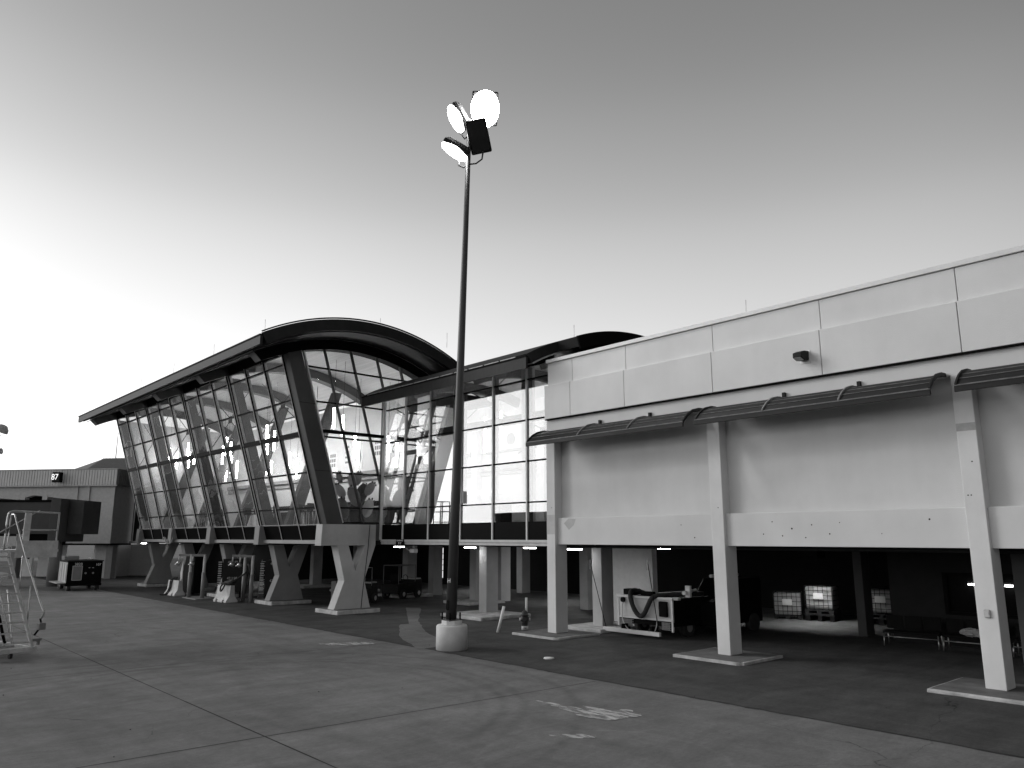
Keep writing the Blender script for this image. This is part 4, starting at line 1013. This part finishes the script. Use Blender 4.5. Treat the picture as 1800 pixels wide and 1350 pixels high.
# local x along dark front face, local y to the back-left; origin = centre of footprint
def L_(n, mb, m, par=None, bev=0): return build(n, mb, m, par or G, bev, local=True)
L_('chassis', MB().box(-1.08, 1.08, -1.4, 1.4, .32, .48), BLACKM, bev=.02)
L_('body', MB().box(-1.05, 1.05, -1.38, 1.38, .48, 1.92), BLACKM, bev=.03)
L_('lid', MB().box(-1.1, 1.1, -1.42, 1.42, 1.92, 1.98), DARKG, bev=.01)
m = MB()
for k in range(3): m.box(-1.10, -1.06, -1.2 + k * .75, -.95 + k * .75, .62, 1.8)
L_('louvre_rail', m, ALU)
L_('end_panel', MB().box(-1.058, -1.052, -1.3, 1.3, .55, 1.86), LIGHTG)
L_('tow_plate', MB().box(-1.6, -1.05, -1.3, 1.3, .5, .55), LIGHTG)
pn = L_('control_panel', MB().box(-.72, -.2, -1.395, -1.382, .72, 1.6), MIDG)
m = MB().box(-.76, -.72, -1.40, -1.382, .70, 1.64).box(-.2, -.16, -1.40, -1.382, .70, 1.64).box(-.72, -.2, -1.40, -1.382, 1.6, 1.64).box(-.72, -.2, -1.40, -1.382, .68, .72)
L_('panel_frame', m, LIGHTG, pn)
text('fleet_number', '3828', .24, SIGNW, frameM((-.42, -1.388, 1.74), (1, 0, 0), (0, 0, 1)), G, local=True)
text('fleet_number', '107', .22, SIGNW, frameM((.78, -1.388, 1.70), (1, 0, 0), (0, 0, 1)), G, local=True)
L_('gauge', MB().tube([(.05, -1.40, 1.15), (.05, -1.38, 1.15)], .07, 12), MIDG); L_('gauge', MB().tube([(.5, -1.40, 1.15), (.5, -1.38, 1.15)], .07, 12), MIDG)
L_('latch', MB().box(.2, .3, -1.40, -1.382, 1.48, 1.52).box(.42, .52, -1.40, -1.382, 1.48, 1.52), LIGHTG)
L_('beacon', MB().ell((.55, .2, 2.04), .16, .1, .08), LIGHTG)
L_('cable_box', MB().box(-1.0, -.1, .2, 1.2, 1.98, 2.25), MIDG, bev=.03)
for x in (-.85, .85):
    for y in (-1.1, 1.1):
        w_ = L_('wheel', MB().tube([(x - .1, y, .28), (x + .1, y, .28)], .28, 18), RUBBER); L_('rim', MB().tube([(x - .11, y, .28), (x + .11, y, .28)], .13, 12), MIDG, w_)

# ------------------------------------------------------------------ gate building (left)
GB = thing('gate_building', 'low gate building with ribbed metal parapet and hipped roof, at far left', 'building', (-74.3, 19.4, 0), math.atan2(-.637, -.771))
# local +x runs left along the front, local +y = towards the apron is -y ... normal of front = (.637,-.771) = local +y
def gb(n, mb, m, par=None, bev=0): return build(n, mb, m, par or GB, bev, local=True)
gb('upper_wall', MB().box(0, 3.6, -2.5, 0, 3.0, 8.0).box(3.6, 16, -9, -1.6, 3.0, 8.0).box(3.6, 16, -1.6, 0, 7.2, 8.0).box(12.3, 16, -1.6, 0, 3.0, 7.2), LIGHTG)
for x0, x1 in ((4.6, 5.0), (6.6, 7.1), (8.8, 9.3), (11.0, 11.5)): gb('arch_post', MB().box(x0, x1, -.5, 0, 5, 7.2), LIGHTG)
m = MB()
for (xa, za), (xb, zb) in (((3.6, 5.5), (5.0, 6.9)), ((5, 6.9), (8, 7.22)), ((8, 7.22), (10.5, 6.6)), ((10.5, 6.6), (12.3, 5.4))):
    m.prism([(xa, za), (xb, zb), (xb, 7.3), (xa, 7.3)], 1, -.6, -.02)
gb('arch_wall', m, LIGHTG)
m = MB()
for z in (5.6, 6.1, 6.6): m.box(3.7, 12.2, -.75, -.68, z, z + .07)
gb('porch_rail', m, WHITEP)
gb('porch_shade_panel', MB().box(3.62, 12.28, -1.59, -1.5, 4.5, 7.2), DARKG)  # dark panel added for the shade inside the porch
gb('porch_panel', MB().box(7.3, 8.2, -1.45, -1.4, 5, 7.0).box(9.6, 10.4, -1.45, -1.4, 5, 6.7), WHITEP)
gb('pilaster', MB().box(-.05, .35, 0, .12, 5.0, 8), LIGHTG); gb('pilaster', MB().box(2.4, 2.8, 0, .12, 5.0, 8), LIGHTG); gb('pilaster', MB().box(3.55, 3.75, 0, .12, 5.0, 8), LIGHTG)
GBP = mat('pale_ribbed_metal', .66, .5, .06, 2)
fs = gb('parapet', MB().box(-.3, 16, -2.6, .3, 8.0, 9.42), MIDG)
m = MB(); x = -.25
while x < 16: m.box(x, x + .215, .30, .36, 8.06, 9.40); x += .27
gb('rib', m, GBP, fs)
y = .2; m = MB()
while y > -2.5: m.box(-.36, -.3, y - .11, y, 8.12, 9.36); y -= .27
gb('side_rib', m, MIDG, fs)
gb('trim', MB().box(-.38, 16, .3, .4, 9.42, 9.5).box(-.38, 16, .3, .38, 7.95, 8.05).box(-.42, -.3, -2.6, .4, 9.42, 9.5), LIGHTG, fs)
gb('hip_roof', MB().add([(-.2, -.8, 9.5), (5.2, -.8, 9.5), (5.2, -8.8, 9.5), (-.2, -8.8, 9.5), (-.2, -3.0, 10.75), (3.6, -3.0, 10.75), (3.6, -6, 10.75), (-.2, -6, 10.75)], [(0, 1, 5, 4), (1, 2, 6, 5), (2, 3, 7, 6), (3, 0, 4, 7), (4, 5, 6, 7), (0, 3, 2, 1)]), mat('corrugated_roof', .30, .5, .1, 2))
m = MB()
for k in range(26): m.prism([(-.8, 9.52), (-3.0, 10.77), (-3.0, 10.80), (-.8, 9.55)], 0, -.1 + k * .15, -.06 + k * .15)
gb('roof_rib', m, MIDG)
gb('soffit', MB().box(-.2, 16, -2.6, .2, 2.85, 3.0), DARKIN)
gb('lower_wall', MB().box(2.0, 2.2, -6, -1, 0, 2.85).box(-1.5, 2.2, -6.1, -5.9, 0, 2.85).box(6.5, 9.2, -3.1, -2.9, 0, 2.85).box(9.8, 12, -3.1, -2.9, 0, 2.85), WHITEP)
gb('lower_wall', MB().box(.0, 1.95, -1.2, -1.0, 0, 2.85), LIGHTG)
for x in (.2, 5.5, 9.5): gb('column', MB().box(x - .3, x + .3, -.9, -.3, 0, 2.86), MIDG)
gs = thing('gate_sign', 'black gate number box reading 87 on the ribbed parapet', 'sign', (-77.75, 15.62, 8.72), math.atan2(-.637, -.771))
gs.scale = (.68, .68, .72)
build('box_body', MB().box(-.55, .55, .0, .55, -.62, .62), BLACKM, gs, local=True)
build('face_plate', MB().box(-.5, .5, .55, .56, -.57, .57), DARKG, gs, local=True)
text('number', '87', 1.0, emis('sign_lit', 1.3), frameM((.18, .57, .0), (-1, 0, 0), (0, 0, 1)), gs, local=True)
def antenna(x, y, h, kind, label):
    t = thing('antenna', label, 'antenna', (x, y, 10.0), 0, 'thin antennas on the gate building roof')
    build('mast', MB().tube([(0, 0, 0), (0, 0, h * .5), (0, 0, h)], .045, 6, .02), MIDG, t, local=True)
    if kind:
        build('crossbar', MB().tube([(-.2, -.2, h * .4), (.2, .2, h * .4)], .02, 5).tube([(-.2, -.2, h * .5), (.2, .2, h * .5)], .02, 5), MIDG, t, local=True)
    return t
antenna(-78.3, 20.2, 3.2, 0, 'tall thin whip antenna on the gate building, left one')
antenna(-76.6, 22.1, 2.2, 1, 'short antenna with two crossbars on the gate building, right one')
sp = thing('siren_pole', 'pole with a domed lamp and a horn speaker at the left edge, against white sky', 'pole', (-67.25, 9.0, .55), R(48))
build('mast', MB().tube([(0, 0, -.55), (.12, 0, 9.9)], .07, 8, .05), LIGHTG, sp, local=True)
build('dome', MB().lathe([(.02, .55), (.25, .5), (.45, .25), (.5, 0.0), (.42, -.02)], (0, 0, 0), 16, Matrix.Translation((.42, 0, 10.6)) @ Matrix.Rotation(R(25), 4, 'Y')), LIGHTG, sp, local=True)
build('guard_ring', MB().tube([(.1 + .35 * math.cos(a * .524), .35 * math.sin(a * .524), 10.3) for a in range(13)], .02, 6).tube([(.12, 0, 9.8), (.12, 0, 10.4)], .03, 6), LIGHTG, sp, local=True)
build('horn', MB().lathe([(.06, 0), (.1, .3), (.22, .55), (.24, .56)], (0, 0, 0), 14, Matrix.Translation((.1, 0, 9.1)) @ Matrix.Rotation(R(85), 4, 'Y')), LIGHTG, sp, local=True)
build('horn', MB().lathe([(.06, 0), (.1, .3), (.22, .55), (.24, .56)], (0, 0, 0), 14, Matrix.Translation((.1, 0, 9.1)) @ Matrix.Rotation(R(-85), 4, 'Y')), LIGHTG, sp, local=True)

# ------------------------------------------------------------------ boarding bridge
JB = thing('boarding_bridge', 'dark enclosed boarding bridge on a steel column before the gate building', 'boarding bridge', (-66.6, 12.9, 0), R(48.3))
JBG = mat('bridge_cladding', .045, .6, .15, 2)
def jb(n, mb, m, par=None, bev=0): return build(n, mb, m, par or JB, bev, local=True)
k_ = 1.0
jb('tunnel', MB().box(-3.3, 1.3, -1.6, 1.4, 3.75, 6.05), JBG, bev=.03)
jb('tunnel_roof', MB().box(-3.4, 1.5, -1.7, 1.5, 6.05, 6.2), BLACKM)
jb('outer_tunnel', MB().box(-9, -3.2, -1.9, 1.7, 3.6, 6.35), mat('bridge_outer_cladding', .10, .6, .15, 2), bev=.03)
jb('rotunda', MB().box(1.3, 2.0, -1.9, 1.6, 3.2, 6.3), JBG, bev=.03)
jb('corridor', MB().box(2.0, 3.1, -.8, 1.6, 3.75, 6.2), JBG, bev=.03)
jb('column', MB().tube([(1.0, -.2, 0), (1.0, -.2, 3.3)], .38, 16), MIDG)
jb('drive_box', MB().box(-.8, .9, -1.2, 1.2, 3.0, 3.75), BLACKM)
jb('cable_loop', MB().tube(smooth([(-.4, -1.2, 3.2), (-.55, -1.25, 2.5), (-.3, -1.25, 2.0), (-.1, -1.25, 2.6), (0, -1.2, 3.2)]), .07, 8), RUBBER)
jb('side_panel', MB().box(-3.3, -1.0, -1.75, -1.65, 2.9, 3.6), LIGHTG)
jb('service_deck', MB().box(-9, -1.2, -2.6, -1.9, 2.7, 2.85), LIGHTG)
jb('wheel_bogie', MB().tube([(-5.2, -.8, .5), (-5.2, .8, .5)], .5, 16).box(-5.5, -4.9, -.6, .6, .5, 3.6), BLACKM)

# ------------------------------------------------------------------ boarding stairs (left edge)
d_f = Vector((-.746, .666, 0)); r_ = Vector((.665, .747, 0))
wv = (r_ * math.cos(R(55)) + d_f * math.sin(R(55))).normalized(); dv = Vector((-wv.y, wv.x, 0))
S = thing('boarding_stairs', 'aluminium rolling stairs with railings at the left edge of the photo', 'stairs', (-27.65, 5.35, 0), math.atan2(wv.y, wv.x))
# local x = width (right), local y = up-flight direction; origin at right foot
STAIRM = mat('stair_aluminium', .62, .4, .2, 5)
def st(n, mb, m, par=None, bev=0): return build(n, mb, m, par or S, bev, local=True)
Wd = 1.3; run = 2.35; z0, z1 = .3, 3.05
for s_ in (0, -Wd):
    st('stringer', MB().prism([(0, z0 - .1), (0, z0 + .08), (run, z1 + .02), (run, z1 - .18)], 0, s_ - .03, s_ + .03), STAIRM)
    st('stringer', MB().prism([(-.14, z0 - .1), (-.14, z0 - .03), (run - .14, z1 - .13), (run - .14, z1 - .2)], 0, s_ - .075, s_ - .04), STAIRM)
n = 10
TREAD = mat('tread_grating', .05, .7, .3, 8)
for k in range(n):
    t = (k + .5) / n
    st('tread', MB().box(-Wd + .03, -.03, run * t - .07, run * t + .07, z0 + (z1 - z0) * t - .035, z0 + (z1 - z0) * t), TREAD, bev=.006)
    st('tread_nosing', MB().box(-Wd + .03, -.03, run * t - .085, run * t - .071, z0 + (z1 - z0) * t - .035, z0 + (z1 - z0) * t + .004), STAIRM)
st('base_bar', MB().box(-Wd - .1, .1, -.1, .02, .16, .30), STAIRM, bev=.015)
st('base_frame', MB().box(-.08, 0, 0, 3.6, .2, .3).box(-Wd, -Wd + .08, 0, 3.6, .2, .3).box(-Wd, 0, 3.5, 3.6, .2, .3).box(-Wd, 0, 1.0, 1.08, .2, .28), STAIRM)
for s_ in (.12, -Wd - .05):
    hr = [(s_, -.05, 1.08), (s_, -.22, 1.22), (s_, -.2, 1.36), (s_, -.05, 1.45), (s_, run * .5, z0 + (z1 - z0) * .5 + 1.02), (s_, run, z1 + 1.0), (s_, run + .12, z1 + 1.16), (s_, run + .3, z1 + 1.2), (s_, run + .42, z1 + 1.08), (s_, run + .42, z1 + .1)]
    st('handrail', MB().tube(smooth(hr, 4), .027, 8), STEEL)
    for t in (.22, .55):
        st('rail_post', MB().tube([(s_ - .08 if s_ > 0 else s_ + .05, run * t + .05, z0 + (z1 - z0) * t - .1), (s_, run * t + .3, z0 + (z1 - z0) * t + 1.12)], .02, 6), STEEL)
    st('brake_lever', MB().tube([(s_, -.05, 1.1), (s_, -.18, .9), (s_ - .1, -.02, .62)], .03, 6), BLACKM)
st('control_box', MB().box(.0, .2, -.3, -.12, .78, .98), MIDG, bev=.02)
st('locking_foot', MB().box(.05, .3, .1, .3, .42, .5).box(.22, .28, .15, .25, .3, .42), MIDG)
st('platform', MB().box(-Wd, 1.55, run, run + 1.3, z1 - .02, z1 + .06), STAIRM, bev=.01)
st('platform_skirt', MB().box(.2, 1.5, run - .03, run - .005, z1 - .2, z1 + .35), STAIRM)
pr_ = MB()
pr_.tube(smooth([(-.1, run + .12, z1 + .05), (-.1, run + .12, z1 + 1.1), (0, run + .12, z1 + 1.28), (.2, run + .12, z1 + 1.3)], 4) + [(1.5, run + .12, z1 + 1.28), (1.5, run + .12, z1 + .05)], .035, 8)
pr_.tube([(.4, run + .12, z1 + .7), (1.5, run + .12, z1 + .7)], .025, 8)
st('platform_rail', pr_, STEEL)
st('rail_panel', MB().box(.42, .62, run + .10, run + .14, z1 + .05, z1 + 1.26), STAIRM)
st('stay_rod', MB().tube([(-.9, run + .2, z1 + .2), (.9, run + .2, z1 + 1.35)], .016, 6), STEEL)
for (x, y) in ((-.05, 3.5), (-Wd + .05, 3.5), (-.3, run), (-Wd + .3, run)):
    st('support_leg', MB().tube([(x, y, .25), (x, min(y, run + 1.1), z1)], .035, 8), STAIRM)
st('brace', MB().tube([(-.05, 1.2, .3), (-.05, run + .9, 2.6)], .025, 6).tube([(-Wd + .05, 3.4, .4), (-.05, run, 2.2)], .025, 6).tube([(-.8, .4, .3), (-.2, .9, .5), (-.2, 1.6, 1.9)], .025, 6), STAIRM)
st('motor_box', MB().box(-Wd + .05, -.6, 1.5, 2.4, .35, .9), BLACKM, bev=.03)
st('hydraulic_ram', MB().tube([(-.5, .6, .35), (-.5, 1.6, 1.6)], .045, 8), BLACKM)
for (x, y) in ((-.55, .06), (-Wd + .1, .06), (-.1, 3.4), (-Wd + .1, 3.4)):
    c = st('caster', MB().tube([(x - .035, y, .085), (x + .035, y, .085)], .085, 14), RUBBER)
    st('fork', MB().box(x - .06, x + .06, y - .03, y + .03, .12, .2), STEEL, c)

# ------------------------------------------------------------------ things behind the photographer, seen mirrored in the connector glass
CT = thing('catering_truck', 'dark box truck on the apron, only seen mirrored in the upright panes', 'truck', (-57, -12, 0))
build('box_body', MB().box(-62, -52.5, -13.6, -11, 1.2, 6.0), BLACKM, CT, .05); build('cab', MB().prism([(-52.5, .7), (-50.4, .7), (-50.4, 2.2), (-51, 4.2), (-52.5, 4.4)], 1, -13.5, -11.1), DARKG, CT, .05)
for x in (-60, -52):
    build('wheel', MB().tube([(x, -13.5, .5), (x, -11, .5)], .5, 16), RUBBER, CT)
AC = thing('access_tower', 'caged steel access tower, only seen mirrored in the upright panes', 'tower', (-70, -10, 0))
m = MB()
for x in (-70.6, -69.3):
    for y in (-10.6, -9.4): m.tube([(x, y, 0), (x, y, 7.4)], .07, 6)
build('frame', m, DARKG, AC); m = MB()
for z in (2, 4, 5.2, 6.3, 7.4): m.tube([(-70.6, -10.6, z), (-69.3, -10.6, z), (-69.3, -9.4, z), (-70.6, -9.4, z), (-70.6, -10.6, z)], .05, 6)
build('guard_rail', m, DARKG, AC)
for i in range(5):
    x = -54 - i * 5
    struct('painted_line', sheet(jit([(x, -6), (x + .3, -6), (x + .3 + 2 * i, 9.5), (x + 2 * i, 9.5)] if False else [(x - 14, -4), (x - 13.7, -4), (x - 13.7, 9), (x - 14, 9)], .02, 6, 60 + i), .006), LINEW)

far = [(-190, -20), (-226, -31), (-249, -47), (-268, -64), (-285, -80), (-300, -100), (-330, -140)]
lm = MB()
for (xa, ya), (xb, yb) in zip(far[:-1], far[1:]):
    lm.add([(xa, ya, .006), (xb, yb, .006), (xb - 2.2, yb + 1.6, .006), (xa - 2.2, ya + 1.6, .006)], [(0, 1, 2, 3)])
struct('painted_line', lm, LINEW)

# ------------------------------------------------------------------ light
SUN_AZ = R(215)     # direction towards the glow, counter-clockwise from +X (about -X, -Y)
SUN_EL = R(4)
SKY_P = .12
SKY_AROUND = [(0, .09), (.1, .10), (.2, .16), (.33, .32), (.5, .37), (.61, .40), (.73, .45), (.86, .52), (1, .88)]
SKY_RAMP = [(0, 1.0), (.1, .97), (.2, .88), (.285, .75), (.36, .62), (.42, .49), (.49, .385), (.56, .30), (.65, .25), (.8, .20), (1, .18)]   # twilight: bright low, dim overhead
w = bpy.data.worlds.new('World'); scn.world = w; w.use_nodes = True
nt = w.node_tree; N = nt.nodes; L = nt.links
bg = N['Background']
sky = N.new('ShaderNodeTexSky'); sky.sky_type = 'NISHITA'; sky.sun_disc = False
sky.sun_elevation = SUN_EL; sky.sun_rotation = R(90) - SUN_AZ
sky.air_density = 1.2; sky.dust_density = 1.5; sky.ozone_density = 1.0
bw = N.new('ShaderNodeRGBToBW'); L.new(sky.outputs[0], bw.inputs[0])
def wmath(op, x, y):
    q = N.new('ShaderNodeMath'); q.operation = op
    if op == 'MULTIPLY_ADD': q.inputs[2].default_value = .5
    for i, t in enumerate((x, y)):
        if isinstance(t, (int, float)): q.inputs[i].default_value = t
        else: L.new(t, q.inputs[i])
    return q.outputs[0]
glow = wmath('POWER', wmath('MAXIMUM', wmath('MULTIPLY', bw.outputs[0], .15), .02), SKY_P)
tcw = N.new('ShaderNodeTexCoord'); sw_ = N.new('ShaderNodeSeparateXYZ'); L.new(tcw.outputs['Generated'], sw_.inputs[0])
def wcurve(pts, src):
    nd = N.new('ShaderNodeFloatCurve'); cu = nd.mapping.curves[0]
    for i, (x, y) in enumerate(pts):
        if i == 0: cu.points[0].location = (x, y)
        elif i == len(pts) - 1: cu.points[-1].location = (x, y)
        else: cu.points.new(x, y)
    nd.mapping.update(); L.new(src, nd.inputs['Value']); return nd.outputs[0]
elev = wcurve(SKY_RAMP, wmath('MAXIMUM', sw_.outputs[2], 0.0))
# brightness round the horizon: towards the twilight glow / away from it
hx = wmath('SQRT', wmath('ADD', wmath('MULTIPLY', sw_.outputs[0], sw_.outputs[0]), wmath('MULTIPLY', sw_.outputs[1], sw_.outputs[1])), 0.0)
cosd = wmath('DIVIDE', wmath('ADD', wmath('MULTIPLY', sw_.outputs[0], math.cos(SUN_AZ)), wmath('MULTIPLY', sw_.outputs[1], math.sin(SUN_AZ))), wmath('MAXIMUM', hx, .001))
around = wcurve(SKY_AROUND, wmath('MULTIPLY_ADD', cosd, .5))
val = wmath('MULTIPLY', wmath('MULTIPLY', glow, elev), wmath('MULTIPLY', around, 2.5 / .824 / .15))
L.new(val, bg.inputs['Color']); bg.inputs['Strength'].default_value = .15
sd = bpy.data.lights.new('sun', 'SUN'); sd.energy = 1.0; sd.angle = R(18); sd.color = (1, 1, 1)
so = bpy.data.objects.new('sun', sd); COL.objects.link(so)
dirv = Vector((math.cos(SUN_AZ) * math.cos(R(23)), math.sin(SUN_AZ) * math.cos(R(23)), math.sin(R(23))))
so.rotation_euler = dirv.to_track_quat('Z', 'Y').to_euler(); so.location = (-40, -40, 40)

# ------------------------------------------------------------------ camera
cd = bpy.data.cameras.new('camera'); cam = bpy.data.objects.new('camera', cd); COL.objects.link(cam)
cd.sensor_width = 36; cd.lens = 36 * 1352 / 1800; cd.clip_end = 4000; cd.clip_start = .05
p_ = math.atan(270 / 1352); az = math.atan(1230 / math.hypot(1352, 270))
fw_ = Vector((-math.cos(az) * math.cos(p_), math.sin(az) * math.cos(p_), math.sin(p_)))
cam.location = (0, 0, 3.5); cam.rotation_euler = fw_.to_track_quat('-Z', 'Y').to_euler()
scn.camera = cam
scn.view_settings.view_transform = 'Standard'; scn.view_settings.look = 'None'
scn.view_settings.exposure = 0; scn.view_settings.gamma = 1
scn.render.engine = 'CYCLES'
c = scn.cycles
c.use_denoising = True
try: c.denoiser = 'OPENIMAGEDENOISE'
except Exception: pass
c.max_bounces = 8; c.transparent_max_bounces = 16; c.glossy_bounces = 4; c.diffuse_bounces = 4
c.sample_clamp_indirect = 6; c.caustics_reflective = False; c.caustics_refractive = False
